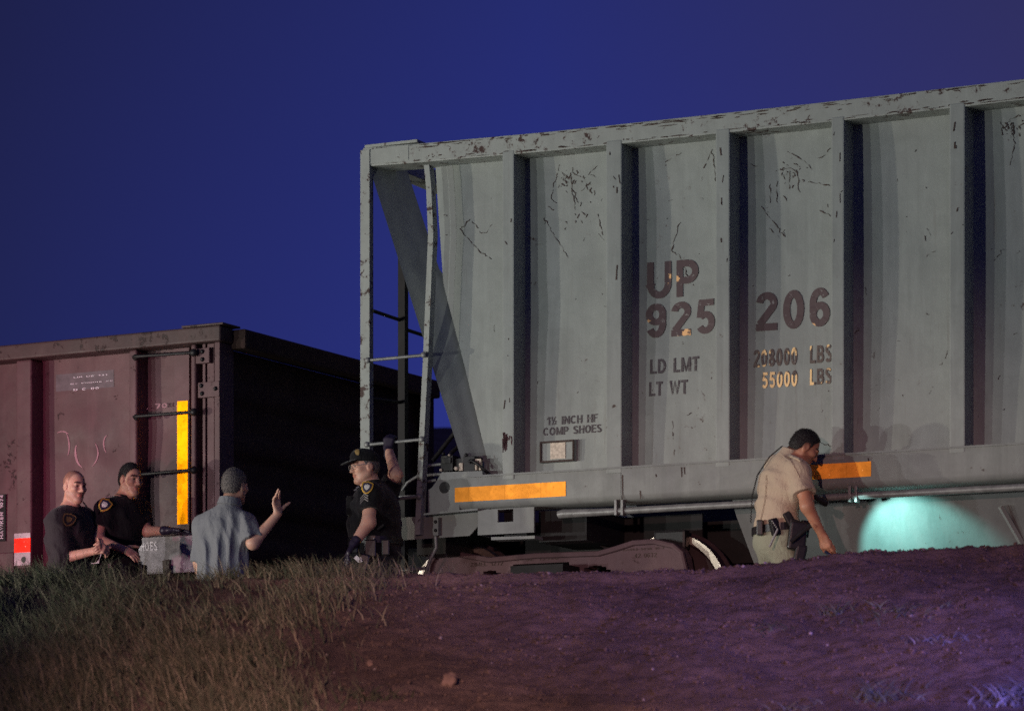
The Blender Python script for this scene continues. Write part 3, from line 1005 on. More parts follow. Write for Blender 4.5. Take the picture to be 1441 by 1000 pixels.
# near side frame with its openings
tsf = 0.60
outline = [(602, 812), (606, 790), (614, 778), (640, 775), (690, 784), (756, 778), (843, 775), (868, 768), (892, 760), (921, 758), (948, 764), (960, 774), (966, 800), (968, 822)]
top_ = [HF.at(x, y, tsf) for x, y in outline]
bot_z = 0.30
sf = MB()
xs = [p[0] for p in top_]
zsf = [p[2] for p in top_]
holes = [(HF.at(722, 0, tsf)[0], HF.at(801, 0, tsf)[0], HF.at(760, 812, tsf)[2], HF.at(760, 792, tsf)[2])]
z_lo = 0.16
def sf_top(s): return float(np.interp(s, xs, zsf))
cuts = sorted(set([xs[0]] + [q for h_ in holes for q in h_[:2]] + list(np.linspace(xs[0], xs[-1], 60))))
for i in range(len(cuts) - 1):
    a_, b_ = cuts[i], cuts[i + 1]
    m_ = (a_ + b_) / 2
    spans = [(z_lo, None)]
    for (h0, h1, hz0, hz1) in holes:
        if h0 <= m_ <= h1: spans = [(z_lo, hz0), (hz1, None)]
    # rounded pocket openings
    for (pc, pr, ptop) in ((HF.at(838, 0, tsf)[0], 0.125, HF.at(838, 795, tsf)[2]), (HF.at(690, 0, tsf)[0], 0.10, HF.at(690, 802, tsf)[2])):
        d = abs(m_ - pc)
        if d < pr:
            zt = ptop - (1 - math.sqrt(max(0, 1 - (d / pr) ** 2))) * 0.07
            spans = [(zt, None)]
    for (q0, q1) in spans:
        ta, tb_ = (sf_top(a_), sf_top(b_)) if q1 is None else (q1, q1)
        v = [(a_, tsf, q0), (b_, tsf, q0), (b_, tsf, tb_), (a_, tsf, ta), (a_, tsf + 0.16, q0), (b_, tsf + 0.16, q0), (b_, tsf + 0.16, tb_), (a_, tsf + 0.16, ta)]
        sf.add(v, [(0, 1, 2, 3), (5, 4, 7, 6), (3, 2, 6, 7), (1, 0, 4, 5), (0, 3, 7, 4), (2, 1, 5, 6)])
me = sf.build('side_frame', M['truck'], bog, bevel=0.0)
# raised edges, journal housings and spring group on the frame
ex = MB()
for x in (HF.at(640, 0, tsf)[0] - 0.02, s_ax_r):
    ex.box(x - 0.17, x + 0.17, tsf - 0.045, tsf - 0.001, 0.36, 0.60)
build_each(ex, 'journal_box', M['truck'], bog, bevel=0.04, seg=3)
ex = MB()
ptsf = [(p[0], tsf - 0.012, p[2] - 0.02) for p in top_]
ex.tube(ptsf, 0.022, 8)
ex.build('frame_flange', M['truck'], bog, smooth=True)
sp = MB()
for q in (-0.10, 0.02, 0.14):
    c = HF.at(762, 0, tsf)[0] + q
    pts = [(c + 0.05 * math.cos(th), tsf + 0.07 + 0.05 * math.sin(th), 0.14 + 0.26 * th / (10 * PI)) for th in np.linspace(0, 10 * PI, 70)]
    sp.tube(pts, 0.012, 6)
build_each(sp, 'spring', M['iron'], bog, smooth=True)
MB().box(s_ax_r - 0.1, s_ax_r + 0.16, 0.70, 0.797, WR * 2 - 0.13, WR * 2 + 0.02).build('brake_shoe', M['iron'], bog, bevel=0.02)
MB().box(xs[0], xs[-1], HW - tsf - .16, HW - tsf, .2, .6).build('side_frame', M['truck'], bog, bevel=0.05)


def frame_text(txt, x0, y0, x1, y1, parent):
    v, f = stroke_geo(txt, 0.15, 0.16)
    A = HF.at(x0, max(y0, y1), tsf); B = HF.at(x1, min(y0, y1), tsf)
    o = MB()
    o.add([(lerp(A[0], B[0], a_), tsf - 0.003, lerp(A[2], B[2], b_)) for a_, b_ in v], f)
    return o.build('cast_lettering', M['scratch'], parent)


frame_text('AAR60-5036 10-7', 876, 775, 935, 769, me)
frame_text('42 0672', 893, 785, 924, 777, me)
frame_text('ZIMEL 1272', 662, 797, 708, 789, me)
frame_text('SE 13500', 740, 789, 786, 782, me)

# =================================================================== GONDOLA
ag = math.radians(-28.3)
gx, gy, _ = HF.world((HF.s(309.5), 0, 0))
GF = Frame(gx, gy, math.cos(ag), math.sin(ag))
gon = empty('gondola_car', (GF.x0, GF.y0, RAIL), ag)
tag(gon, 'rusty maroon gondola car with side posts, grab irons and an amber strip', 'rail car')
G = GF.at
GL = -13.5
GW = 3.3
gZT = G(285, 460)[2]
gCH = 0.125
gPD = 0.16
MB().box(GL, 0.02, -0.03, 0.16, gZT - gCH, gZT).build('top_chord', M['gondola_top'], gon, bevel=0.018, seg=3)
MB().box(-0.04, 0.13, 0.162, GW - 0.02, gZT - 0.165, gZT - 0.01).build('end_chord', M['gondola_dark'], gon, bevel=0.02)
A = G(250, 480); 
MB().box(-0.34, 0.05, -0.036, 0.22, gZT + 0.001, gZT + 0.018).build('corner_cap', M['gondola_top'], gon, bevel=0.006)
MB().box(GL, 0.0, GW - 0.16, GW + .03, gZT - gCH, gZT + .01).build('top_chord', M['gondola_top'], gon, bevel=0.018)
gZB = G(100, 800)[2]


def g_dent(s, z):
    t = gPD
    for (x, y, r, am) in ((107, 640, 0.14, 0.02), (128, 632, 0.16, -0.016), (148, 632, 0.10, 0.018), (115, 600, 0.14, -0.012), (150, 560, 0.2, 0.01), (235, 600, 0.2, 0.015), (230, 690, 0.25, -0.012), (10, 640, .3, .02), (100, 700, 0.25, 0.014), (170, 620, 0.2, 0.012)):
        p = G(x, y, gPD)
        t += am * math.exp(-((s - p[0]) ** 2 + (z - p[2]) ** 2) / r ** 2)
    return t


# posts (left edge px, right edge px), measured
gposts = [(22, 44), (181, 192), (268, 275)]
gp = [(G(a_, 0)[0], G(b_, 0)[0]) for a_, b_ in gposts]
more = [gp[0][0] - 1.02 * k for k in range(1, 11)]
for (a_, b_) in [(m_, m_ + 0.15) for m_ in more if m_ > GL] + gp:
    MB().box(a_, b_, 0.0, gPD + 0.03, gZB + 0.02, gZT - gCH - 0.002).build('side_post', M['gondola'], gon, bevel=0.022, seg=3)
nn, mm = 220, 44
P = np.zeros((nn, mm, 3))
for i in range(nn):
    s = lerp(GL, -0.05, (i / (nn - 1)) ** 0.6)
    for j in range(mm):
        z = lerp(gZB, gZT - gCH + .01, j / (mm - 1))
        P[i, j] = (s, g_dent(s, z), z)
grid_mesh('side_sheet', P, M['gondola'], gon)
MB().box(GL, -0.05, GW - gPD, GW - gPD + .012, gZB, gZT - gCH).build('side_sheet', M['gondola_dark'], gon)
# corner post: strips and brackets
cpst = MB()
cpst.box(G(282, 0)[0], G(286, 0)[0], 0.03, 0.10, gZB, gZT - gCH - .003)
cpst.box(G(288, 0)[0], G(298, 0)[0], 0.035, 0.12, gZB, gZT - gCH - .003)
cpst.box(G(302, 0)[0], -0.001, -0.003, 0.20, gZB, gZT - gCH - .003)
cpst.box(G(276, 0)[0], -0.004, 0.121, 0.2, gZB, gZT - gCH - .004)
build_each(cpst, 'corner_post', M['gondola'], gon, bevel=0.006)
for (x0, x1, y0, y1) in ((277, 296, 489, 512), (280, 310, 536, 560)):
    A = G(x0, y1); B = G(x1, y0)
    br = MB().box(A[0], B[0], -0.016, 0.03, A[2], B[2]).build('bracket', M['gondola'], gon, bevel=0.005)
    b = MB()
    for (x, y) in ((x0 + (x1 - x0) * .5, y0 + 6), (x0 + (x1 - x0) * .5, y1 - 6)) if x1 < 300 else ((x0 + 5, y0 + 7), (x1 - 5, y0 + 11), (x0 + 6, y1 - 6)):
        p = G(x, y); b.sphere((p[0], -0.017, p[2]), 0.018, 6)
    build_each(b, 'bolt', M['iron'], br, smooth=True)
# end wall with horizontal corrugations
P = np.zeros((60, 30, 3))
for i in range(60):
    z = lerp(gZB - 0.1, gZT - 0.16, i / 59)
    ph_ = (z - gZB) / 0.42
    off = 0.035 * max(0, math.sin(2 * PI * ph_)) ** 0.5
    for j in range(30):
        P[i, j] = (-0.05 + off, lerp(0.17, GW - 0.17, j / 29), z)
grid_mesh('end_wall', P, M['gondola_dark'], gon, flip=True)
MB().box(-0.06, 0.05, GW - 0.18, GW, gZB, gZT - gCH).build('corner_post', M['gondola_dark'], gon)
MB().box(GL, -0.06, 0.3, GW - 0.3, gZB - 0.02, gZB + 0.02).box(GL, 0.1, 1.35, 1.95, 0.70, gZB - .021).build('underframe', M['dark_steel'], gon)
MB().box(-0.1, 0.06, 0.2, GW - 0.2, gZB - 0.42, gZB - .001).build('end_sill', M['gondola_dark'], gon)
MB().box(0.11, 0.5, 1.55, 1.75, 0.72, 0.98).box(0.48, 0.62, 1.48, 1.82, 0.68, 1.02).build('coupler', M['dark_steel'], gon, bevel=0.03)
# grab irons
for (p, q) in (((187, 502), (272, 496)), ((188, 586), (272, 579.5)), ((188, 668), (272, 661))):
    A = G(p[0], p[1], -0.055); B = G(q[0], q[1], -0.055)
    g_ = MB()
    g_.tube([(A[0], 0.0, A[2]), (A[0], -0.05, A[2]), (A[0] + .03, -0.058, A[2]), (B[0] - .03, -0.058, B[2]), (B[0], -0.05, B[2]), (B[0], 0.0, B[2])], 0.0125, 9)
    go_ = g_.build('grab_iron', M['iron'], gon, smooth=True)
    MB().sphere((B[0], -0.05, B[2]), (0.032, 0.03, 0.032), 6).sphere((A[0], -0.02, A[2]), (0.026, 0.02, 0.026), 6).build('bolt', M['iron'], go_, smooth=True)
# amber strip
A = G(252.3, 738, gPD - .03); B = G(267, 564, gPD - .03)
MB().box(A[0], B[0], 0.10, 0.104, A[2], B[2]).build('reflective_tape', M['tape2'], gon)
MB().box(A[0] - .03, B[0] + .01, 0.105, 0.15, gZB, gZT - gCH - .006).build('ladder_backing', M['gondola'], gon)
# red and silver reflector on the first post
z_ = lambda y: G(30, y)[2]
for (y0, y1, mt) in ((750, 757, 'white_tape'), (757, 777, 'red_tape'), (777, 795, 'white_tape')):
    MB().box(gp[0][0] - .01, gp[0][1] - .006, -0.006, -0.001, z_(y1), z_(y0)).build('reflector', M[mt], gon)
p = G(34, 787)
MB().lathe_y((p[0], -0.009, p[2]), [(0, .024), (0.002, .024)], 16).build('reflector_hole', M['iron'], gon)
# bright sheet on the side sill with its stencil
A = G(96, 806, -0.02); B = G(281, 757, -0.02)
zt_, zb2 = G(240, 754, -0.02)[2], G(240, 806, -0.02)[2]
ws = MB().box(G(70, 0, -.02)[0], G(281, 0, -.02)[0], -0.03, 0.02, zb2, zt_).build('sill_sheet', M['whiteboard'], gon, bevel=0.004)
MB().box(G(70, 0, -.02)[0], G(279, 0, -.02)[0], -0.06, 0.14, zt_ + 0.001, zt_ + 0.022).build('sill_ledge', M['gondola'], gon, bevel=0.005)
v, f = stroke_geo('COMP SHOES', 0.19, 0.14)
o = MB()
xa, xb = G(161, 0, -.03)[0], G(222, 0, -.03)[0]
za, zb3 = G(207, 775, -.03)[2], G(207, 762, -.03)[2]
o.add([(lerp(xa, xb, q[0]), -0.033, lerp(za, zb3, q[1])) for q in v], f)
o.build('lettering', M['stencil'], ws)
for (x0, x1) in ((229, 239), (193, 196)):
    MB().box(G(x0, 0, -.05)[0], G(x1, 0, -.05)[0], -0.055, -0.031, zb2 - .10, G(234, 787, -.05)[2]).build('sill_bracket', M['gondola_top'], gon, bevel=0.006)
# lower left door panel
A = G(-60, 826, 0.02); B = G(19, 776, 0.02)
MB().box(GL, B[0], 0.02, 0.15, A[2], B[2] - .001).build('drop_panel', M['gondola'], gon, bevel=0.01)
MB().box(gp[0][0], gp[0][1], 0.01, 0.15, A[2], gZB + .018).build('post_foot', M['gondola_dark'], gon)
# small stencils
def g_text(txt, x0, y0, x1, y1, mat, rot=False, t=None, name='lettering'):
    v, f = stroke_geo(txt, 0.17, 0.14)
    A = G(x0, y1, gPD); B = G(x1, y0, gPD)
    o = MB()
    V = []
    for q in v:
        u_, w_ = (1 - q[1], q[0]) if rot else (q[0], q[1])
        s, z = lerp(A[0], B[0], u_), lerp(A[2], B[2], w_)
        V.append((s, (g_dent(s, z) - 0.006) if t is None else t, z))
    o.add(V, f)
    o.build(name, mat, gon)
A = G(79, 551, gPD); B = G(160, 520, gPD)
P = np.zeros((12, 6, 3))
for i in range(12):
    for j in range(6):
        s, z = lerp(A[0], B[0], i / 11), lerp(A[2], B[2], j / 5)
        P[i, j] = (s, g_dent(s, z) - 0.003, z)
M['patch'] = plain('grey_paint_patch', (0.15, 0.125, 0.135), 0.7, var=0.25, scale=12)
grid_mesh('paint_patch', P, M['patch'], gon)
g_text('LIR DE 131', 104, 526, 151, 532, M['stencil'])
g_text('BY PIERRE AC', 100, 534.5, 159, 541, M['stencil'])
g_text('D C 00', 104, 544, 139, 550, M['stencil'])
g_text('. 70', 212, 568, 241, 577, M['chalk_highlight'], t=0.1015)
A = G(-4, 762, gPD); B = G(9, 695, gPD)
MB().box(A[0], B[0], gPD - 0.012, gPD - 0.008, A[2], B[2]).build('sticker', M['dark_steel'], gon)
g_text('HAWKER 1074', 1, 696, 6, 758, M['stencil'], rot=True, t=gPD - 0.0135)
dent_hl = MB()  # pale arcs painted as the light caught on the panel dents
def arc(cx_, cy_, rx, ry, a0, a1, w):
    v, f = [], []
    k = 16
    for i in range(k + 1):
        th = math.radians(lerp(a0, a1, i / k))
        wv = w * math.sin(PI * (0.1 + 0.8 * i / k))
        for sg in (-1, 1):
            p = G(cx_ + (rx + sg * wv) * math.cos(th), cy_ - (ry + sg * wv) * math.sin(th), gPD)
            v.append((p[0], g_dent(p[0], p[2]) - 0.004, p[2]))
    for i in range(k): f.append((2 * i, 2 * i + 1, 2 * i + 3, 2 * i + 2))
    dent_hl.add(v, f)
arc(122, 637, 17, 22, 150, 245, 1.6); arc(122, 637, 16, 22, 300, 400, 0.8); arc(85, 625, 12, 24, -40, 50, 1.0); arc(153, 625, 8, 14, 110, 235, 0.9); arc(88, 613, 10, 6, 20, 140, .8)
dent_hl.build('dent_highlights', M['chalk_highlight'], gon)

# =================================================================== GROUND
crest_px = [(-400, 832), (0, 826), (120, 826), (200, 822), (270, 824), (370, 822), (480, 817), (600, 813.5), (800, 811), (1000, 807), (1060, 802), (1140, 792), (1200, 782.5), (1300, 776), (1441, 769), (2000, 760)]
YC = 19.0
cxs = [(x - CX) / FPX * YC for x, y in crest_px]
czs = [(HOR - y) / FPX * YC for x, y in crest_px]


def vnoise(X, Y, sc, seed):
    r = np.random.default_rng(seed)
    T = r.random((256, 256))
    x = X * sc + 1000.0; y = Y * sc + 1000.0
    xi = np.floor(x).astype(int); yi = np.floor(y).astype(int)
    fx = x - xi; fy = y - yi
    fx = fx * fx * (3 - 2 * fx); fy = fy * fy * (3 - 2 * fy)
    g = lambda i, j: T[(xi + i) % 256, (yi + j) % 256]
    return (g(0, 0) * (1 - fx) + g(1, 0) * fx) * (1 - fy) + (g(0, 1) * (1 - fx) + g(1, 1) * fx) * fy - 0.5


def ground_z(X, Y, fine=True):
    X = np.asarray(X, float); Y = np.asarray(Y, float)
    zc = np.interp(X, cxs, czs)
    flat = 1.30
    d = YC - Y
    front = zc - 0.30 * np.where(d > 0.5, d - 0.25, np.clip(d, 0, 1) ** 2 * 0.5)
    front = np.maximum(front, -1.62)
    back = np.maximum(flat, zc - 0.42 * np.clip(Y - YC, 0, 9) ** 1.3)
    hill = np.where(Y > 31, 1.3 + (Y - 31) * 0.20, 0)
    bal = np.clip(1.0 - np.abs((X * HF.wx + Y * HF.wy) - (HF.x0 * HF.wx + HF.y0 * HF.wy) - HW / 2) / 2.2, 0, 1) ** 0.7
    back = np.where(Y > 21, np.maximum(back, 1.3), back)
    z = np.where(Y <= YC, front, back)
    z = np.maximum(z, np.where(Y > 31, np.minimum(hill, 5.5 + (Y - 31) * 0.11), -9))
    if fine:
        amp = np.where((Y > 10) & (Y < 24), 1, 0.3)
        crestdamp = np.where(np.abs(Y - YC) < 0.6, 0.45, 1.0)
        n = vnoise(X, Y, 1.1, 1) * 0.10 * crestdamp + vnoise(X, Y, 3.1, 2) * 0.040 * crestdamp + vnoise(X, Y, 8, 3) * 0.024 + vnoise(X, Y, 19, 4) * 0.022 + vnoise(X, Y, 41, 5) * 0.014
        z = z + n * amp
    return z


def axis(lo, hi, f0, f1, fine, coarse):
    a1 = np.arange(f0, f1, fine)
    left = f0 - np.geomspace(fine, f0 - lo, coarse)[::-1]
    right = f1 + np.geomspace(fine, hi - f1, coarse)
    return np.concatenate([left, a1, right])


gxs = axis(-400, 400, -3.6, 3.6, 0.022, 40)
gys = axis(-60, 600, 15.2, 20.2, 0.022, 46)
XX, YY = np.meshgrid(gxs, gys, indexing='ij')
ZZ = ground_z(XX, YY)
m, nt, b = new_mat('soil')
tc = N(nt, 'ShaderNodeTexCoord').outputs['Object']
n1 = noise(nt, tc, 1.1, 7, 0.7, 0.5)
n2 = noise(nt, tc, 11, 6, 0.7)
n3 = noise(nt, tc, 70, 5, 0.7)
c = mix(nt, ramp(nt, n1, 0.35, 0.65), (0.085, 0.060, 0.050), (0.220, 0.152, 0.122))
c = mix(nt, mathn(nt, 'MULTIPLY', ramp(nt, n2, 0.40, 0.75), 0.7), c, (0.085, 0.060, 0.052))
c = mix(nt, mathn(nt, 'MULTIPLY', ramp(nt, n3, 0.58, 0.74), 0.6), c, (0.20, 0.145, 0.12))
nt.links.new(c, b.inputs['Base Color'])
b.inputs['Roughness'].default_value = 0.95
b.inputs['Specular IOR Level'].default_value = 0.15
bump(nt, b, mathn(nt, 'ADD', n2, mathn(nt, 'MULTIPLY', n3, 0.6)), 0.9, 0.03)
M['soil'] = m
g = grid_mesh('ground', np.stack([XX, YY, ZZ], -1), M['soil'])
tag(g, 'bare dark brown earth of the embankment', None, None, 'structure')

# track bed: ballast ridge and rails, hidden from the road by the embankment
def track_pt(s, t, z):
    return Vector(HF.world((s, t, z)))
tb = MB()
prof = [(-1.2, -0.30), (-0.5, -0.18), (HW + .5, -0.18), (HW + 1.2, -0.30)]
v = []
for s in (-40, 30):
    v += [track_pt(s, t, z) for t, z in prof]
tb.add(v, [(0, 1, 5, 4), (1, 2, 6, 5), (2, 3, 7, 6)])
M['ballast'] = plain('ballast', (0.10, 0.09, 0.085), 0.95, var=0.5, scale=25, bmp=1.0)
tag(tb.build('track_bed', M['ballast']), 'dark ballast bed carrying the rails', None, None, 'structure')
rl = MB()
for t in (HW / 2 - 0.75, HW / 2 + 0.75):
    rl.bar(track_pt(-40, t, -0.08), track_pt(30, t, -0.08), 0.07, 0.15)
tag(rl.build('railway_rails', M['dark_steel']), 'pair of steel rails under the cars', None, None, 'structure')

# clods and pebbles
def lumps(name, count, rlo, rhi, mat, region, seed, crest=0):
    r = np.random.default_rng(seed)
    ico = bmesh.new(); bmesh.ops.create_icosphere(ico, subdivisions=1, radius=1)
    bv = np.array([q.co[:] for q in ico.verts]); bf = np.array([[q.index for q in f_.verts] for f_ in ico.faces]); ico.free()
    x = r.uniform(region[0], region[1], count); y = r.uniform(region[2], region[3], count)
    if crest:
        x[:crest] = r.uniform(-1.0, 3.2, crest); y[:crest] = YC + r.normal(-0.1, 0.18, crest)
    sz = rlo * (rhi / rlo) ** (r.random(count) ** 2.2)
    z = ground_z(x, y)
    V = bv[None] * sz[:, None, None] * r.uniform(0.6, 1.25, (count, 1, 3)) * r.uniform(0.75, 1.2, (count, len(bv), 1))
    th = r.uniform(0, 2 * PI, count)
    cth, sth = np.cos(th)[:, None], np.sin(th)[:, None]
    V = np.stack([V[..., 0] * cth - V[..., 1] * sth, V[..., 0] * sth + V[..., 1] * cth, V[..., 2] * .8], -1)
    V += np.stack([x, y, z + sz * 0.25], -1)[:, None, :]
    F = bf[None] + (np.arange(count) * len(bv))[:, None, None]
    return np_mesh(name, V.reshape(-1, 3), F.reshape(-1, 3), mat, None, False)


tag(lumps('clods', 12000, 0.003, 0.018, M['soil'], (-3.5, 3.5, 15.3, 19.4), 11, 1500), 'loose clods of dark earth on the embankment', None, None, 'stuff')
M['stone'] = plain('pale_pebble', (0.27, 0.22, 0.205), 0.85, var=0.4, scale=12, bmp=0.4)
tag(lumps('gravel', 380, 0.003, 0.014, M['stone'], (-2.0, 3.5, 15.3, 19.3), 12, 120), 'scattered pale pebbles on the bare embankment', None, None, 'stuff')

# grass
m, nt, b = new_mat('dry_grass')
at = N(nt, 'ShaderNodeAttribute', attribute_name='tint').outputs['Color']
nt.links.new(at, b.inputs['Base Color'])
b.inputs['Roughness'].default_value = 0.7
b.inputs['Specular IOR Level'].default_value = 0.2
M['grass'] = m


def blades(x, y, h, w, lean_dir, lean, cols, name, mat=None, parent=None, z=None, seed=3):
    r = np.random.default_rng(seed)
    n = len(x)
    z = ground_z(x, y) - 0.01 if z is None else z
    k = 5
    t = np.linspace(0, 1, k)
    th = r.uniform(0, 2 * PI, n)
    wx, wy = np.cos(th), np.sin(th) * 0.6
    V = np.zeros((n, k, 2, 3))
    for i in range(k):
        u = t[i]
        cx_ = x + lean * h * u ** 1.8 * np.cos(lean_dir)
        cy_ = y + lean * h * u ** 1.8 * np.sin(lean_dir)
        cz_ = z + h * u * (1 - 0.30 * lean * u)
        ww = w * (1 - u ** 1.5) * 0.5 + 0.0004
        for q, sg in ((0, -1), (1, 1)):
            V[:, i, q, 0] = cx_ + sg * wx * ww
            V[:, i, q, 1] = cy_ + sg * wy * ww
            V[:, i, q, 2] = cz_
    base = (np.arange(n) * k * 2)[:, None, None]
    F = np.array([[2 * i, 2 * i + 1, 2 * i + 3, 2 * i + 2] for i in range(k - 1)])[None] + base
    o = np_mesh(name, V.reshape(-1, 3), F.reshape(-1, 4), mat or M['grass'], parent, False)
    ca = o.data.color_attributes.new('tint', 'FLOAT_COLOR', 'POINT')
    C = np.ones((n, k * 2, 4)); C[..., :3] = cols[:, None, :]
    ca.data.foreach_set('color', C.ravel())
    return o


def grass_cols(n, r, dry=0.4):
    a_ = np.array([0.058, 0.074, 0.042]); b_ = np.array([0.30, 0.255, 0.175]); c_ = np.array([0.045, 0.048, 0.030])
    u = r.random((n, 1)) ** (1.6 / (0.4 + dry)); w = r.random((n, 1)) ** 2
    return (a_ * (1 - u) + b_ * u) * (1 - w * .6) + c_ * w * .6


r = np.random.default_rng(21)
nb = 60000
x = r.uniform(-3.6, -0.2, nb); y = r.uniform(15.2, 19.25, nb)
clump = vnoise(x, y, 2.2, 31) + 0.6 * vnoise(x, y, 6, 32)
pxb = CX + x / y * FPX
pyb = HOR - ground_z(x, y, False) / y * FPX
edge_lim = np.interp(pyb, [800, 830, 850, 900, 950, 1000, 1100], [560, 545, 500, 430, 440, 470, 480])
dens = 1 / (1 + np.exp((pxb - edge_lim + 60) / 28)) * np.clip(0.75 + clump * 1.7, 0.05, 1)
# worn earth patch near the top, below the man in the polo shirt
bare = np.exp(-(((pxb - 330) / 75) ** 2 + ((pyb - 852) / 20) ** 2)) * 0.95
keep = r.random(nb) < dens * (1 - bare)
x, y, clump = x[keep], y[keep], clump[keep]
n = len(x)
h = r.uniform(0.03, 0.16, n) * (1 + clump * 0.9)
ld = np.where(r.random(n) < 0.62, r.normal(PI * 0.95, 0.7, n), r.uniform(0, 2 * PI, n))
tag(blades(x, y, h, r.uniform(0.004, 0.009, n), ld, r.uniform(0.15, 1.0, n), grass_cols(n, r), 'grass'),
    'long dark olive grass covering the left of the embankment', None, None, 'stuff')
# taller stems standing up along the crest
r = np.random.default_rng(22)
px_ = np.concatenate([r.normal(120, 45, 320), r.uniform(0, 250, 260), r.normal(470, 42, 420), r.normal(525, 25, 180), r.uniform(280, 480, 90)])
n = len(px_)
y = r.uniform(18.2, 19.3, n); x = (px_ - CX) / FPX * y
h = r.uniform(0.06, 0.20, n) * np.where(px_ < 180, 1.15, 0.80)
ld = np.where(r.random(n) < 0.6, r.normal(PI * 0.9, 0.5, n), r.normal(0.2, 0.6, n))
tag(blades(x, y, h, r.uniform(0.003, 0.007, n), ld, r.uniform(0.1, 0.9, n), grass_cols(n, r, 0.7), 'grass', seed=8),
    'taller grass stems standing along the crest in front of the people', None, None, 'stuff')


# single weeds on the bare slope
def weed(px0, py0, spread, hgt, nbl, cols, label, seed, flat=0.6):
    r = np.random.default_rng(seed)
    lo, hi = 15.0, 19.0
    for _ in range(40):
        mid_ = (lo + hi) / 2
        X = (px0 - CX) / FPX * mid_
        yy = HOR - float(ground_z(X, mid_, True)) / mid_ * FPX
        if yy > py0: lo = mid_
        else: hi = mid_
    Y = lo; X = (px0 - CX) / FPX * Y
    z0 = float(ground_z(X, Y))
    root = empty('weed', (X, Y, z0))
    tag(root, label, 'weed', 'weeds on the bare slope')
    th = r.uniform(0, 2 * PI, nbl)
    x = r.normal(0, spread * .4, nbl); y = r.normal(0, spread * .25, nbl)
    ld = np.where(r.random(nbl) < .5, r.normal(0, .6, nbl), r.normal(PI, .6, nbl))
    h = r.uniform(.5, 1, nbl) * hgt
    cc = np.array(cols)[None] * r.uniform(.35, .9, (nbl, 1))
    zz = ground_z(X + x, Y + y) - z0 - .01
    blades(x, y, h, r.uniform(0.008, 0.016, nbl), ld, r.uniform(flat, flat + 1.0, nbl), cc, 'leaves', None, root, zz, seed)
    return root


weed(1175, 864, 0.12, 0.13, 26, (0.11, 0.12, 0.08), 'small upright green weed on the bare slope, left of the flat wide one', 1, .4)
weed(1268, 862, 0.34, 0.10, 60, (0.15, 0.165, 0.11), 'wide flat pale green weed high on the bare slope', 2, .8)
weed(1325, 905, 0.20, 0.08, 60, (0.26, 0.25, 0.28), 'pale whitish weed tuft below the wide flat weed', 3, .5)
weed(1085, 880, 0.22, 0.07, 30, (0.09, 0.10, 0.07), 'thin dull weed on the slope below the bending deputy', 4, .7)
weed(1245, 985, 0.26, 0.16, 60, (0.14, 0.155, 0.13), 'leggy grey green weed at the bottom edge of the slope', 5, .7)
weed(1422, 988, 0.20, 0.15, 90, (0.30, 0.29, 0.31), 'bushy pale weed in the lower right corner', 6, .5)
weed(1118, 998, 0.18, 0.10, 30, (0.15, 0.15, 0.13), 'low pale weed at the bottom edge left of the leggy one', 7, .7)
weed(522, 985, 0.2, 0.14, 40, (0.08, 0.085, 0.05), 'dark grass tuft at the bottom where grass gives way to earth', 8, .5)


def stone(px0, py0, r0, label, seed):
    lo, hi = 15.0, 19.0
    for _ in range(40):
        mid_ = (lo + hi) / 2
        X = (px0 - CX) / FPX * mid_
        if HOR - float(ground_z(X, mid_, True)) / mid_ * FPX > py0: lo = mid_
        else: hi = mid_
    Y = lo; X = (px0 - CX) / FPX * Y
    bm = bmesh.new(); bmesh.ops.create_icosphere(bm, subdivisions=3, radius=r0)
    r = np.random.default_rng(seed); ph = r.uniform(0, 6, 6)
    for v in bm.verts:
        d = v.co / r0
        v.co *= 1 + 0.16 * math.sin(3 * d.x + ph[0]) * math.sin(4 * d.y + ph[1]) + 0.10 * math.sin(7 * d.z + ph[2] + 3 * d.x)
        v.co.z *= 1.15; v.co.x *= 0.9
    me = bpy.data.meshes.new('stone'); bm.to_mesh(me); bm.free()
    o = link_mesh('stone', me, M['stone_big'])
    o.location = (X, Y, float(ground_z(X, Y)) + r0 * .4)
    o.rotation_euler = (0.2, 0.3, seed)
    tag(o, label, 'stone')


M['stone_big'] = plain('reddish_stone', (0.20, 0.135, 0.105), 0.95, var=0.45, scale=18, bmp=0.6)
stone(633, 962, 0.038, 'reddish fist sized stone low on the slope near the grass edge', 1)
stone(520, 935, 0.018, 'small pale stone beside the grass edge, up and left of the reddish one', 2)

TORCH = Vector(HF.world(H(1163, 708, -0.30)))
TDIR = (Vector(HF.world(HF.at(1284, 777, 0.42))) - TORCH).normalized()
# =================================================================== PEOPLE
def V3(*a): return np.array(a, float)


def unit(v): return v / (np.linalg.norm(v) + 1e-12)


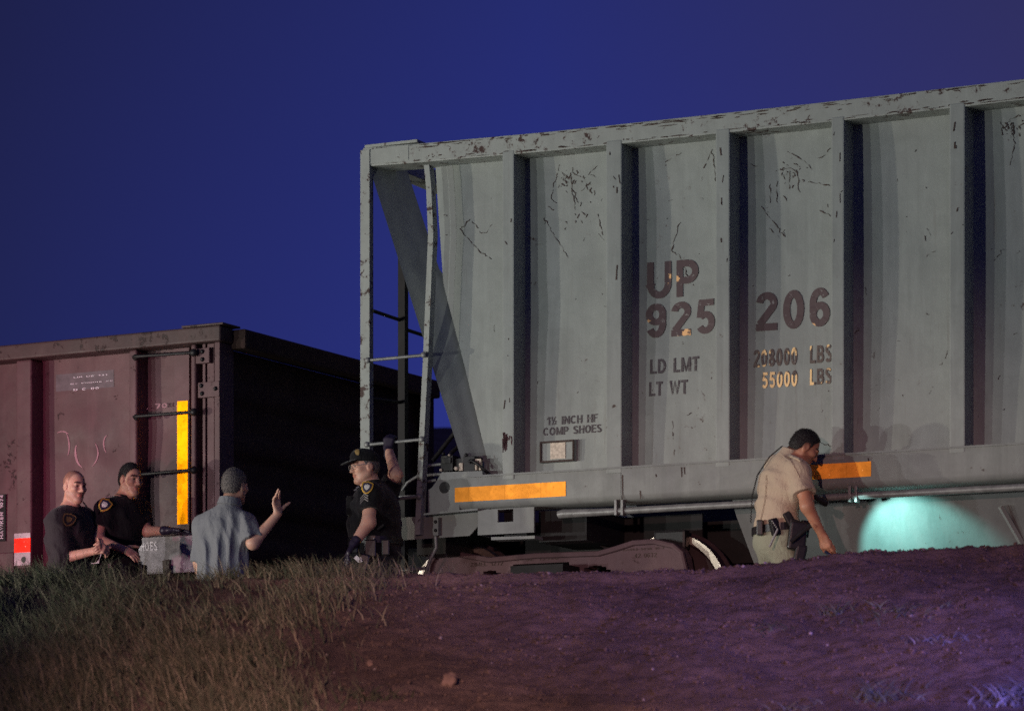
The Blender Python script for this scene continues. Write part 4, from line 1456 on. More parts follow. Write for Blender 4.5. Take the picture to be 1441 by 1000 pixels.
def surface_nets(F, org, h):
    S = F < 0
    nx, ny, nz = F.shape
    c = np.zeros((nx - 1, ny - 1, nz - 1), np.int8)
    offs = [(i, j, k) for i in (0, 1) for j in (0, 1) for k in (0, 1)]
    for i, j, k in offs:
        c += S[i:nx - 1 + i, j:ny - 1 + j, k:nz - 1 + k]
    act = (c > 0) & (c < 8)
    ids = np.argwhere(act)
    idx = -np.ones(act.shape, np.int32); idx[act] = np.arange(len(ids))
    vals = {o_: F[ids[:, 0] + o_[0], ids[:, 1] + o_[1], ids[:, 2] + o_[2]] for o_ in offs}
    acc = np.zeros((len(ids), 3)); cnt = np.zeros(len(ids))
    for a_ in offs:
        for ax in range(3):
            if a_[ax]: continue
            b_ = tuple(1 if q == ax else a_[q] for q in range(3))
            va, vb = vals[a_], vals[b_]
            m_ = (va < 0) != (vb < 0)
            t = np.where(m_, va / np.where(m_, va - vb, 1), 0)
            for q in range(3):
                acc[:, q] += np.where(m_, a_[q] + (t if q == ax else 0), 0)
            cnt += m_
    Vt = org + h * (ids + acc / cnt[:, None])
    quads = []
    d = [(1, 2), (0, 2), (0, 1)]
    for ax in range(3):
        u, w_ = d[ax]
        sl0 = [slice(1, -1)] * 3; sl1 = [slice(1, -1)] * 3
        sl0[ax] = slice(0, -1); sl1[ax] = slice(1, None)
        s0, s1 = S[tuple(sl0)], S[tuple(sl1)]
        e_ = np.argwhere(s0 != s1)
        if not len(e_): continue
        inside = s0[e_[:, 0], e_[:, 1], e_[:, 2]]
        e_ = e_ + 1; e_[:, ax] -= 1
        def cell(du, dw):
            p = e_.copy(); p[:, u] -= du; p[:, w_] -= dw
            return idx[p[:, 0], p[:, 1], p[:, 2]]
        q_ = np.stack([cell(1, 1), cell(0, 1), cell(0, 0), cell(1, 0)], 1)
        fl = inside if ax != 1 else ~inside
        q_[~fl] = q_[~fl][:, ::-1]
        quads.append(q_)
    return Vt, np.concatenate(quads)


class Fig:
    """smooth union of tapered limbs and ellipsoids, meshed as one continuous surface"""

    def __init__(self): self.p = []

    def cone(self, a, b, ra, rb, k=0.03, cut=False, op='add'):
        a, b = np.asarray(a, float), np.asarray(b, float)
        def fn(X, Y, Z):
            ba = b - a; L2 = ba @ ba
            t = ((X - a[0]) * ba[0] + (Y - a[1]) * ba[1] + (Z - a[2]) * ba[2]) / L2
            tc_ = np.clip(t, 0, 1)
            d_ = np.sqrt((X - a[0] - tc_ * ba[0]) ** 2 + (Y - a[1] - tc_ * ba[1]) ** 2 + (Z - a[2] - tc_ * ba[2]) ** 2) - (ra + (rb - ra) * tc_)
            if cut: d_ = np.maximum(d_, (t - 1) * math.sqrt(L2))
            return d_
        r_ = max(ra, rb)
        self.p.append((op, fn, np.minimum(a, b) - r_, np.maximum(a, b) + r_, k))
        return self

    def chain(self, pts, rs, k=0.03):
        for i in range(len(pts) - 1): self.cone(pts[i], pts[i + 1], rs[i], rs[i + 1], k)
        return self

    def ell(self, c, r, R=None, k=0.03, op='add'):
        c = np.asarray(c, float); r = np.asarray(r, float)
        R = np.eye(3) if R is None else R
        def fn(X, Y, Z):
            x, y, z = X - c[0], Y - c[1], Z - c[2]
            q = [(x * R[0, i] + y * R[1, i] + z * R[2, i]) for i in range(3)]
            k0 = np.sqrt(sum((q[i] / r[i]) ** 2 for i in range(3))) + 1e-9
            k1 = np.sqrt(sum((q[i] / r[i] ** 2) ** 2 for i in range(3))) + 1e-9
            return k0 * (k0 - 1) / k1
        ext = np.sqrt(((R * r) ** 2).sum(1))
        self.p.append((op, fn, c - ext, c + ext, k))
        return self

    def half(self, fnp):
        self.p.append(('max', fnp, None, None, 0)); return self

    def mesh(self, name, mat, parent, h=0.007, fold=None, tint=None, smooth=True):
        los = np.min([q[2] for q in self.p if q[2] is not None and q[0] == 'add'], 0) - 5 * h
        his = np.max([q[3] for q in self.p if q[2] is not None and q[0] == 'add'], 0) + 5 * h
        n_ = np.ceil((his - los) / h).astype(int) + 1
        ax = [los[i] + h * np.arange(n_[i]) for i in range(3)]
        F = np.full(tuple(n_), 0.2, np.float32)
        for op, fn, lo, hi, k in self.p:
            if lo is None:
                X, Y, Z = ax[0][:, None, None], ax[1][None, :, None], ax[2][None, None, :]
                F = np.maximum(F, fn(X, Y, Z)).astype(np.float32); continue
            m_ = k + 4 * h
            i0 = np.maximum(np.floor((lo - m_ - los) / h).astype(int), 0)
            i1 = np.minimum(np.ceil((hi + m_ - los) / h).astype(int) + 1, n_)
            if (i1 <= i0).any(): continue
            X = ax[0][i0[0]:i1[0], None, None]; Y = ax[1][None, i0[1]:i1[1], None]; Z = ax[2][None, None, i0[2]:i1[2]]
            d_ = fn(X, Y, Z)
            sub = F[i0[0]:i1[0], i0[1]:i1[1], i0[2]:i1[2]]
            if op == 'add':
                hh = np.maximum(k - np.abs(sub - d_), 0) / max(k, 1e-6)
                F[i0[0]:i1[0], i0[1]:i1[1], i0[2]:i1[2]] = np.minimum(sub, d_) - hh * hh * k * .25
            else:
                d_ = -d_
                hh = np.maximum(k - np.abs(sub - d_), 0) / max(k, 1e-6)
                F[i0[0]:i1[0], i0[1]:i1[1], i0[2]:i1[2]] = np.maximum(sub, d_) + hh * hh * k * .25
        if fold is not None:
            F = F + fold(ax[0][:, None, None], ax[1][None, :, None], ax[2][None, None, :]).astype(np.float32)
        F[0] = F[-1] = 0.2; F[:, 0] = F[:, -1] = 0.2; F[:, :, 0] = F[:, :, -1] = 0.2
        Vt, Q = surface_nets(F, los, h)
        o = np_mesh(name, Vt, Q, mat, parent, smooth)
        if tint is not None:
            ca = o.data.color_attributes.new('tint', 'FLOAT_COLOR', 'POINT')
            co_ = np.empty(len(o.data.vertices) * 3, np.float32); o.data.vertices.foreach_get('co', co_)
            C = np.ones((len(o.data.vertices), 4), np.float32); C[:, :3] = tint(co_.reshape(-1, 3))
            ca.data.foreach_set('color', C.ravel())
        return o


def folds(amp, dirs, seed):
    """creases of cloth: warped ripples along the given directions, wave numbers per metre"""
    r = np.random.default_rng(seed)
    ph = r.uniform(0, 6.28, (len(dirs), 4))
    wv = r.normal(0, 9, (len(dirs), 3))
    def f(X, Y, Z):
        out = 0
        for i, d_ in enumerate(dirs):
            wob = np.sin(wv[i, 0] * X + wv[i, 1] * Y + wv[i, 2] * Z + ph[i, 0]) * 1.4 + np.sin(2.3 * (wv[i, 2] * X + wv[i, 0] * Y + wv[i, 1] * Z) + ph[i, 2]) * .7
            s_ = np.sin(d_[0] * X + d_[1] * Y + d_[2] * Z + wob + ph[i, 1])
            en = 0.5 + 0.5 * np.sin(wv[i, 1] * X * .8 - wv[i, 0] * Z * .9 + ph[i, 3])
            out = out + amp * en * (s_ - 0.4 * s_ * s_)
        return out / max(1, len(dirs)) * 1.6
    return f


def frame3(f, up=(0, 0, 1)):
    f = unit(np.asarray(f, float)); up = np.asarray(up, float)
    s_ = unit(np.cross(up, f))          # the person's left
    u = np.cross(f, s_)
    return np.stack([f, s_, u], 1)


class Person:
    def __init__(self, px0, Y, zg, label):
        self.Y, self.zg = Y, zg
        self.X = (px0 - CX) / FPX * Y
        self.root = empty('person', (self.X, Y, zg))
        tag(self.root, label, 'person')

    def pt(self, px, py, dy=0.0):
        Yd = self.Y + dy
        return V3((px - CX) / FPX * Yd - self.X, dy, (HOR - py) / FPX * Yd - self.zg)


def add_head(F, c, R, nk, slim=1.0, jaw=1.0):
    P = lambda f, s_, u: c + R @ V3(f, s_ * slim, u)
    F.ell(P(-.012, 0, .030), (.100, .076 * slim, .088), R, .02)
    F.ell(P(.022, 0, -.040), (.070, .062 * slim * jaw, .085), R, .03)
    for sg in (-1, 1):
        F.cone(P(.0, .050 * sg * jaw, -.06), P(.066, .014 * sg, -.108), .022, .020, .025)
        F.ell(P(.062, .044 * sg, -.022), (.028, .022, .022), R, .02)
        F.cone(P(.082, .040 * sg, .020), P(.093, .006 * sg, .016), .012, .011, .012)
    F.ell(P(.070, 0, -.106), (.024, .026, .020), R, .02)
    for sg in (-1, 1):
        F.ell(P(.101, .031 * sg, .0), (.016, .016, .010), R, .012, op='sub')
        F.ell(P(.0765, .031 * sg, -.001), (.013, .014, .011), R, .004)
    F.cone(P(.090, 0, .008), P(.114, 0, -.034), .009, .012, .012)
    for sg in (-1, 1): F.ell(P(.099, .013 * sg, -.037), (.013, .009, .008), R, .008)
    F.ell(P(.090, 0, -.064), (.013, .025, .006), R, .006)
    F.ell(P(.088, 0, -.076), (.013, .021, .007), R, .006)
    F.cone(P(.103, -.022, -.070), P(.103, .022, -.070), .0055, .0055, .005, op='sub')
    for sg in (-1, 1):
        F.ell(P(-.010, .078 * sg, -.012), (.026, .009, .034), R, .008)
        F.ell(P(-.004, .090 * sg, -.010), (.013, .008, .018), R, .006, op='sub')
    F.cone(P(-.028, 0, -.05), nk, .056, .064, .03)


def face_tint(c, R, brow=(.18, .14, .13), beard=1.0, lip=(.80, .52, .52), scalp=None, sc_off=.012):
    def t(co_):
        q = (co_ - c) @ R
        C = np.ones((len(co_), 3))
        f, s_, u = q[:, 0], np.abs(q[:, 1]), q[:, 2]
        b_ = (f > .05) & (np.abs(u - .0245 - .08 * (.03 - np.abs(s_ - .03))) < .0065) & (s_ > .010) & (s_ < .052)
        C[b_] = brow
        l_ = (f > .07) & (np.abs(u + .070) < .0115) & (s_ < .024)
        C[l_] = lip
        br_ = (f > .0) & (u < -.045) & (u > -.14) & ~l_ & (np.linalg.norm(q, axis=1) < .16)
        C[br_] *= beard
        if scalp is not None:
            d_ = u - (np.interp(f, HL_F, HL_U) + sc_off)
            w_ = np.clip(d_ / .035, 0, 1)[:, None] * (np.linalg.norm(q, axis=1) < .17)[:, None]
            w_ = w_ * (.75 + .25 * np.sin(400 * q[:, :1]) * np.sin(380 * q[:, 1:2]) * np.sin(420 * q[:, 2:3]))
            C = C * (1 - w_) + C * np.array(scalp) * w_
        ey = (f > .08) & (np.abs(u + .001) < .0055) & (np.abs(s_ - .031) < .013)
        C[ey] = (.55, .62, .68)
        ir = (f > .08) & (np.abs(u + .001) < .0065) & (np.abs(s_ - .031) < .006)
        C[ir] = (.06, .05, .05)
        sk = (f > .06) & (u > .004) & (u < .018) & (s_ > .014) & (s_ < .046)
        C[sk] *= .72
        return C
    return t


HL_F = [-.12, -.085, -.06, -.035, -.012, .012, .020, .032, .048, .062, .080, .12]
HL_U = [-.115, -.110, -.085, -.030, .018, .020, -.010, .030, .060, .080, .092, .098]


def add_hair(c, R, off, lift=0.0, slim=1.0, thick=1.0, seed=0):
    F = Fig()
    F.ell(c + R @ V3(-.012, 0, .030), (.100 + off, .076 * slim + off * .8, .088 + off * 1.2 * thick), R, .01)
    F.ell(c + R @ V3(-.045, 0, -.02), (.062 + off, .066 * slim + off * .5, .06), R, .03)
    def cutf(X, Y, Z):
        x, y, z = X - c[0], Y - c[1], Z - c[2]
        f = x * R[0, 0] + y * R[1, 0] + z * R[2, 0]
        s_ = x * R[0, 1] + y * R[1, 1] + z * R[2, 1]
        u = x * R[0, 2] + y * R[1, 2] + z * R[2, 2]
        ln = np.interp(f, HL_F, HL_U) + lift + .0035 * np.sin(330 * s_ + 3 * np.sin(170 * f)) + .003 * np.sin(410 * f + seed)
        rough = .0016 * np.sin(700 * x + 2 * np.sin(300 * z)) * np.sin(620 * y + seed) + .0014 * np.sin(900 * z + 400 * f)
        return np.maximum((ln - u) * .7, rough - .02)
    F.half(cutf)
    return F


def hair_noise(seed):
    def f(X, Y, Z):
        return .0020 * np.sin(520 * X + 2.2 * np.sin(260 * Z + seed)) * np.sin(480 * Y + 1.5 * np.sin(310 * X)) + .0014 * np.sin(610 * Z + 220 * X + 180 * Y)
    return f


def add_hand(F, w, d_, n_, th, curl=(.3, .35, .4, .45), spread=.12, thumb=(.6, .75, .15), sc_=1.0, grow=0.0, tc=.25):
    d_, n_, th = unit(d_), unit(n_), unit(th)
    L = [(.042, .026, .020), (.046, .030, .021), (.042, .028, .020), (.034, .021, .018)]
    for i in range(4):
        o_ = (1.5 - i)
        b_ = w + th * (.009 * o_) * sc_ + d_ * .006
        kn = w + (d_ * (.090 - .005 * abs(i - 1)) + th * .0205 * o_ + n_ * .002) * sc_
        F.cone(b_, kn, .0165 * sc_ + grow, .0125 * sc_ + grow, .016)
        dd = unit(d_ + th * spread * o_)
        p = kn; rr = .0098 * sc_
        for j in range(3):
            ang = curl[i] * (.7 + .3 * j)
            ca, sa_ = math.cos(ang), math.sin(ang)
            dd, nn_ = unit(dd * ca + n_ * sa_), None
            q = p + dd * L[i][j] * sc_
            F.cone(p, q, rr + grow, rr * .9 + grow, .006)
            p = q; rr *= .9
    b_ = w + (d_ * .022 + th * .026) * sc_
    dd = unit(d_ * thumb[0] + th * thumb[1] + n_ * thumb[2])
    p = b_; rr = .0145 * sc_
    for L_ in (.044, .034, .027):
        q = p + dd * L_ * sc_
        F.cone(p, q, rr + grow, rr * .85 + grow, .012)
        p = q; rr *= .85
        dd = unit(dd + d_ * tc + n_ * .12)


def torso(F, pel, chest, nk, shs, R, sw, cd, ww, wd, grow=0.0, rsh=.066, k=.09):
    mid_ = (pel + chest) / 2
    F.ell(chest, (cd + grow, sw + grow, .20), R, k)
    F.ell(chest * .75 + nk * .25, (cd * .82 + grow, sw * .95 + grow, .13), R, k)
    F.ell(mid_, (wd + grow, ww + grow, .20), R, k)
    F.ell(pel, (wd * 1.0 + grow, ww * 1.02 + grow, .17), R, k)
    for s_ in shs:
        F.cone(s_, nk * .72 + chest * .28, rsh + grow, .075 + grow, .06)


def legs(F, pel, R, zg=0.0, grow=0.0, spread=.10, knee_f=.03, step=0.0):
    out = []
    for sg in (-1, 1):
        hip = pel + R @ V3(0, spread * sg * .9, 0); hip = V3(hip[0], hip[1], pel[2] - .04)
        kn = V3(hip[0], hip[1], .50) + R @ V3(knee_f + step * sg, spread * sg * .15, 0) * V3(1, 1, 0)
        an = V3(kn[0], kn[1], .09) + R @ V3(-knee_f * 1.2 + step * sg * .4, .0, 0) * V3(1, 1, 0)
        F.cone(hip, kn, .098 + grow, .064 + grow, .05)
        F.cone(kn, an, .064 + grow, .052 + grow, .03)
        out.append((hip, kn, an))
    return out


def shoes(pr, lg, R):
    for hip, kn, an in lg:
        F = Fig()
        fwd = unit(V3(R[0, 0], R[1, 0], 0))
        b_ = V3(an[0], an[1], .045)
        F.cone(b_ - fwd * .05, b_ + fwd * .14, .045, .038, .02)
        F.cone(V3(an[0], an[1], .12), b_, .05, .05, .02)
        F.half(lambda X, Y, Z: 0.004 - Z + 0 * X + 0 * Y)
        F.mesh('shoe', M['leather'], pr.root, .01)


def front_y(verts, x, z):
    m_ = (np.abs(verts[:, 0] - x) < .012) & (np.abs(verts[:, 2] - z) < .012)
    if m_.any(): return verts[m_][:, 1].min()
    d_ = (verts[:, 0] - x) ** 2 + (verts[:, 2] - z) ** 2
    return verts[d_.argmin()][1]


def verts_of(o):
    co_ = np.empty(len(o.data.vertices) * 3, np.float32); o.data.vertices.foreach_get('co', co_)
    return co_.reshape(-1, 3)


def fuzz(o, c, R, n_, length, wid, seed, mat):
    """short strands over the hair so that its outline breaks up"""
    r = np.random.default_rng(seed)
    me = o.data
    k = len(me.vertices)
    co_ = verts_of(o)
    no_ = np.empty(k * 3, np.float32); me.vertices.foreach_get('normal', no_); no_ = no_.reshape(-1, 3)
    i_ = r.integers(0, k, n_)
    P_, D_ = co_[i_], no_[i_]
    back = -R[:, 0] * .5 + r.normal(0, .35, (n_, 3)) + R[:, 2] * .15
    d_ = D_ * .75 + back * .6
    d_ /= np.linalg.norm(d_, axis=1)[:, None]
    s_ = np.cross(d_, r.normal(0, 1, (n_, 3))); s_ /= np.linalg.norm(s_, axis=1)[:, None]
    L_ = (length * r.uniform(.5, 1.3, n_))[:, None]
    V_ = np.stack([P_ - s_ * wid - d_ * .001, P_ + s_ * wid - d_ * .001, P_ + d_ * L_ * .6 + s_ * wid * .6, P_ + d_ * L_], 1)
    Q_ = np.arange(n_ * 4).reshape(-1, 4)
    np_mesh('hair_strands', V_.reshape(-1, 3), Q_, mat, o, False)


def collar(pr, nk, ax, r0, mat, open_dir, hgt=.042, flare=.020):
    ax = unit(ax); a_ = unit(np.cross(ax, V3(0, 1, .3))); b_ = np.cross(ax, a_)
    k = 36; v, f = [], []
    prof = [(r0, hgt), (r0 + flare * .4, hgt + .004), (r0 + flare, -.004), (r0 + flare - .005, -.006), (r0 - .004, hgt - .004)]
    od = V3(*open_dir)
    for i in range(k):
        th = 2 * PI * i / k
        rd = a_ * math.cos(th) + b_ * math.sin(th)
        fr = max(0, unit(od) @ rd) ** 3
        for (rr, zz) in prof:
            v.append(tuple(nk + rd * rr * (1 + .12 * fr) + ax * (zz - fr * .028)))
    m_ = len(prof)
    for i in range(k):
        j = (i + 1) % k
        for q in range(m_):
            f.append((i * m_ + q, j * m_ + q, j * m_ + (q + 1) % m_, i * m_ + (q + 1) % m_))
    return MB().add(v, f).build('collar', mat, pr.root, smooth=True)


def masked(fn, z1, span=.14):
    def f(X, Y, Z):
        return fn(X, Y, Z) * np.clip((z1 - Z) / span, .08, 1)
    return f


def decal(name, poly, verts, off, mat, parent, n_=9):
    """an embroidered patch lying on the cloth: polygon in (x, z), draped on the near side of the cloth"""
    c = np.mean(poly, 0)
    rings = [[c + (np.array(p) - c) * t for p in poly] for t in np.linspace(1, 0.05, n_)]
    v, f = [], []
    m_ = len(poly)
    ys = [front_y(verts, p[0], p[1]) for p in rings[0]]
    fit_x = np.array([[p[0], p[1], 1] for r_ in rings for p in r_]); fy = np.array([front_y(verts, p[0], p[1]) for r_ in rings for p in r_])
    A_ = np.concatenate([fit_x, (fit_x[:, :1] - c[0]) ** 2, (fit_x[:, 1:2] - c[1]) ** 2, (fit_x[:, :1] - c[0]) * (fit_x[:, 1:2] - c[1])], 1)
    sol = np.linalg.lstsq(A_, fy, rcond=None)[0]
    yy = A_ @ sol
    k = 0
    for r_ in rings:
        for p in r_:
            v.append((p[0], yy[k] - off, p[1])); k += 1
    for i in range(n_ - 1):
        for j in range(m_):
            f.append((i * m_ + j, i * m_ + (j + 1) % m_, (i + 1) * m_ + (j + 1) % m_, (i + 1) * m_ + j))
    f.append(tuple((n_ - 1) * m_ + j for j in range(m_)))
    return MB().add(v, f).build(name, mat, parent, smooth=True)


def shield(cx_, cz_, w, h, tilt=0.0):
    pts = [(-.5, .32), (-.36, .40), (-.12, .42), (0, .5), (.12, .42), (.36, .40), (.5, .32), (.5, .02), (.42, -.2), (.25, -.38), (0, -.5), (-.25, -.38), (-.42, -.2), (-.5, .02)]
    ct, st_ = math.cos(tilt), math.sin(tilt)
    return [(cx_ + (x * w) * ct - (z * h) * st_, cz_ + (x * w) * st_ + (z * h) * ct) for x, z in pts][::-1]


def patch(pr, verts, px, py, w, h, mats, tilt=0.0, dy=-.2):
    c = pr.pt(px, py, dy)
    p = decal('shoulder_patch', shield(c[0], c[2], w, h, tilt), verts, .006, M[mats[0]], pr.root)
    decal('patch_field', shield(c[0], c[2], w * .76, h * .78, tilt), verts, .0085, M[mats[1]], p)
    decal('patch_emblem', shield(c[0], c[2] + .002, w * .46, h * .44, tilt), verts, .011, M[mats[2]], p)
    return p


def belt(pr, pel, R, rw, rd, z, hgt=.052, name='duty_belt', tilt=None):
    mb = MB()
    k = 40
    v, f = [], []
    for i in range(k):
        th = 2 * PI * i / k
        for (rr, zz) in ((0, -hgt / 2), (.008, -hgt / 2), (.008, hgt / 2), (0, hgt / 2)):
            q = R @ V3((rd + rr) * math.cos(th), (rw + rr) * math.sin(th), 0)
            v.append((pel[0] + q[0], pel[1] + q[1], z + zz + (tilt(q) if tilt else q[2] * 0)))
    for i in range(k):
        j = (i + 1) % k
        for q in range(4):
            f.append((i * 4 + q, j * 4 + q, j * 4 + (q + 1) % 4, i * 4 + (q + 1) % 4))
    mb.add(v, f)
    return mb.build(name, M['leather'], pr.root)


def rbox(mb, c, R, sx, sy, sz):
    v = []
    for z in (-1, 1):
        for x, y in ((-1, -1), (1, -1), (1, 1), (-1, 1)):
            v.append(tuple(np.asarray(c) + R @ V3(x * sx / 2, y * sy / 2, z * sz / 2)))
    mb.add(v, [(0, 3, 2, 1), (4, 5, 6, 7), (0, 1, 5, 4), (1, 2, 6, 5), (2, 3, 7, 6), (3, 0, 4, 7)])


# ---------- the officer with the shaved head, at the far left
pr = Person(99, 24.9, 1.31, 'man in dark police uniform with shaved head standing leftmost by the gondola car')
R = frame3((.80, -.60, 0)); RH = frame3((.66, -.75, -.12), (.1, -.08, 1))
hc = pr.pt(105, 683.5, -.03); nk = pr.pt(99, 717, .0); ch_ = pr.pt(98, 750); pel = pr.pt(98, 815)
sr, slf = pr.pt(82, 732, -.15), pr.pt(119, 728, .16)
er, wr = pr.pt(89, 785, -.20), pr.pt(132, 775, -.27)
el, wl = pr.pt(131, 782, .10), pr.pt(141, 768, -.20)
B = Fig()
add_head(B, hc, RH, nk, 1.0, 1.06)
torso(B, pel, ch_, nk, (sr, slf), R, .17, .10, .14, .10, -.012)
for a_, b_, c_ in ((sr, er, wr), (slf, el, wl)):
    B.cone(a_, b_, .05, .043, .03); B.cone(b_, c_, .045, .030, .03)
add_hand(B, wr, unit(wr - er), V3(-.1, .8, -.5), V3(.1, .5, .8), (1.35, 1.4, 1.4, 1.4), .0, (1.0, .1, .4))
add_hand(B, wl, V3(.2, -.6, .05), V3(-.6, .1, -.4), V3(-.2, .2, 1), (1.0, 1.0, 1.0, 1.0), .02, (.9, .3, .3))
legs(B, pel, R, 0, -.02)
B.mesh('body', M['skin_light'], pr.root, .0065, tint=face_tint(hc, RH, (.24, .19, .18), .80, scalp=(.34, .29, .30)))
F = Fig(); torso(F, pel, ch_, nk, (sr, slf), R, .205, .135, .175, .135, .004)
F.cone(sr, er, .080, .074, .05); F.cone(er, er + (wr - er) * .16, .070, .066, .03, True); F.cone(slf, slf + (el - slf) * .95, .075, .072, .05, True)
F.cone(nk - V3(0, 0, .02), nk + V3(.006, -.004, .045), .078, .070, .02, True)
sh = F.mesh('shirt', M['uniform1'], pr.root, .007, masked(folds(.014, [(22, 5, 28), (40, 10, 14), (12, 5, 46)], 4), nk[2] + .02))
collar(pr, nk + V3(.004, -.004, -.005), V3(.1, -.05, 1), .066, M['uniform1'], (.8, -.6, 0))
F = Fig(); F.ell(pel - V3(0, 0, .06), (.145, .185, .14), R, .05); lg = legs(F, pel, R, 0, .008); F.mesh('trousers', M['darktr'], pr.root, .009, folds(.006, [(14, 14, 22)], 5)); shoes(pr, lg, R)
vv = verts_of(sh)
patch(pr, vv, 97, 731, .088, .112, ('gold_dim', 'uniform1', 'gold_dim'), -.25, -.2)
bt = belt(pr, pel, R, .182, .142, pr.pt(98, 812)[2])
mb = MB(); rbox(mb, pel + R @ V3(.02, -.205, .0), R, .10, .05, .10); rbox(mb, pel + R @ V3(-.09, -.18, .0), R, .05, .05, .11)
build_each(mb, 'belt_pouch', M['leather'], bt, bevel=.008)
mb = MB(); q = pr.pt(80, 806, -.25)
mb.tube([q, q + V3(.03, -.01, .022), q + V3(.055, 0, .005)], .006, 6); mb.tube([q + V3(.0, 0, -.02), q + V3(.01, -.01, .0)], .007, 6); mb.tube([pr.pt(77, 798, -.22), pr.pt(81, 791, -.22)], .006, 6)
mb.build('keys', M['silver'], bt)
MB().tube([pr.pt(117, 706, -.05), pr.pt(122, 713, -.06), pr.pt(128, 718, -.05), pr.pt(130, 724, 0)], .006, 6).build('radio_cord', M['iron'], pr.root, smooth=True)

# ---------- the officer beside him, one hand on the ledge
pr = Person(172, 25.2, 1.31, 'man in black police uniform with short black hair, gloved hand on the gondola ledge')
R = frame3((.72, -.69, 0)); RH = frame3((.68, -.73, -.12), (.12, -.07, 1))
hc = pr.pt(184, 674, -.02); nk = pr.pt(174, 704, .0); ch_ = pr.pt(171, 738); pel = pr.pt(167, 805)
sr, slf = pr.pt(148, 716, -.15), pr.pt(198, 716, .15)
er, wr = pr.pt(138, 758, -.22), pr.pt(172, 772, -.34)
el, wl = pr.pt(207, 747, .03), pr.pt(236, 746, -.10)
B = Fig()
add_head(B, hc, RH, nk, .97, 1.03)
torso(B, pel, ch_, nk, (sr, slf), R, .17, .10, .14, .10, -.012)
for a_, b_, c_ in ((sr, er, wr), (slf, el, wl)):
    B.cone(a_, b_, .048, .041, .03); B.cone(b_, c_, .042, .030, .03)
add_hand(B, wr, unit(wr - er), V3(.1, .5, -.6), V3(.2, .6, .6), (.45, .5, .5, .5), .05)
add_hand(B, wl, V3(.9, -.2, -.05), V3(0, .1, -1), V3(.1, -.9, .1), (.12, .12, .12, .12), .12, (.6, .7, .1), 1.0, -.002)
legs(B, pel, R, 0, -.02)
B.mesh('body', M['skin_mid'], pr.root, .0065, tint=face_tint(hc, RH, (.10, .08, .08), .95, scalp=(.12, .10, .10), sc_off=-.022))
F = Fig(); torso(F, pel, ch_, nk, (sr, slf), R, .192, .126, .150, .118, .004)
F.cone(sr, sr + (er - sr) * .62, .076, .072, .05, True); F.cone(slf, slf + (el - slf) * .75, .072, .068, .05, True)
F.cone(nk - V3(0, 0, .02), nk + V3(.008, -.006, .045), .076, .068, .02, True)
sh = F.mesh('shirt', M['uniform'], pr.root, .007, masked(folds(.011, [(22, 5, 28), (40, 10, 14), (12, 5, 46)], 14), nk[2] + .02))
collar(pr, nk + V3(.004, -.004, -.005), V3(.1, -.05, 1), .064, M['uniform'], (.72, -.69, 0))
F = Fig(); F.ell(pel - V3(0, 0, .06), (.128, .160, .14), R, .05); lg = legs(F, pel, R, 0, .003); F.mesh('trousers', M['darktr'], pr.root, .009, folds(.006, [(14, 14, 22)], 15)); shoes(pr, lg, R)
hr_ = add_hair(hc, RH, .005, .004, slim=.97, thick=2.0).mesh('hair', M['hair_black'], pr.root, .004, hair_noise(1))
fuzz(hr_, hc, RH, 2600, .0085, .0011, 1, M['hair_black'])
F = Fig(); add_hand(F, wl, V3(.9, -.2, -.05), V3(0, .1, -1), V3(.1, -.9, .1), (.12, .12, .12, .12), .12, (.6, .7, .1), 1.05, .003); F.cone(wl - V3(.03, 0, 0), wl, .036, .034, .01); F.mesh('glove', M['glove'], pr.root, .005)
vv = verts_of(sh)
patch(pr, vv, 148, 711, .098, .118, ('gold', 'navy', 'white_thread'), -.55, -.2)
mb = MB()
for i in range(8):
    q = pr.pt(146 + i * 1.9, 701.5 - i * .6, -.15); mb.sphere((q[0], front_y(vv, q[0], q[2]), q[2]), .0045, 4)
mb.build('shoulder_studs', M['white_thread'], pr.root)
bt = belt(pr, pel, R, .158, .126, pr.pt(175, 800)[2])
mb = MB(); rbox(mb, pel + R @ V3(.0, -.20, -.03), R, .12, .06, .17); rbox(mb, pel + R @ V3(.10, -.12, .0), R, .05, .05, .11); rbox(mb, pel + R @ V3(.12, .14, .0), R, .05, .06, .12)
build_each(mb, 'belt_pouch', M['leather'], bt, bevel=.008)

# ---------- the man in the grey polo shirt, back to the road, one hand raised
pr = Person(313, 23.9, 1.28, 'man in grey polo shirt seen from behind raising his right hand')
R = frame3((.30, .95, 0)); RH = frame3((.55, .84, -.05), (.03, .02, 1))
hc = pr.pt(331, 683, .02); nk = pr.pt(322, 712, -.005); ch_ = pr.pt(314, 757); pel = pr.pt(313, 826)
sr, slf = pr.pt(345, 735, -.06), pr.pt(285, 738, .06)
er, wr = pr.pt(356, 764, -.15), pr.pt(391, 723, -.10)
el, wl = pr.pt(281, 790, .05), pr.pt(285, 838, .06)
B = Fig()
add_head(B, hc, RH, nk, 1.02, 1.04)
torso(B, pel, ch_, nk, (sr, slf), R, .18, .10, .15, .10, -.012)
for a_, b_, c_ in ((sr, er, wr), (slf, el, wl)):
    B.cone(a_, b_, .050, .044, .03); B.cone(b_, c_, .047, .030, .03)
add_hand(B, wr, V3(-.16, -.02, 1), V3(.75, -.6, .0), V3(.6, .75, .1), (.08, .20, .42, .60), .14, (.6, .8, .25), 1.0, 0, -.05)
add_hand(B, wl, V3(0, 0, -1), V3(.9, 0, 0), V3(0, 1, 0), (.3, .3, .3, .3), .05)
legs(B, pel, R, 0, -.02)
B.mesh('body', M['skin_light'], pr.root, .0060, tint=face_tint(hc, RH, (.25, .2, .2), .9, scalp=(.30, .28, .28), sc_off=-.020))
F = Fig(); torso(F, pel, ch_, nk, (sr, slf), R, .200, .130, .178, .135, .004)
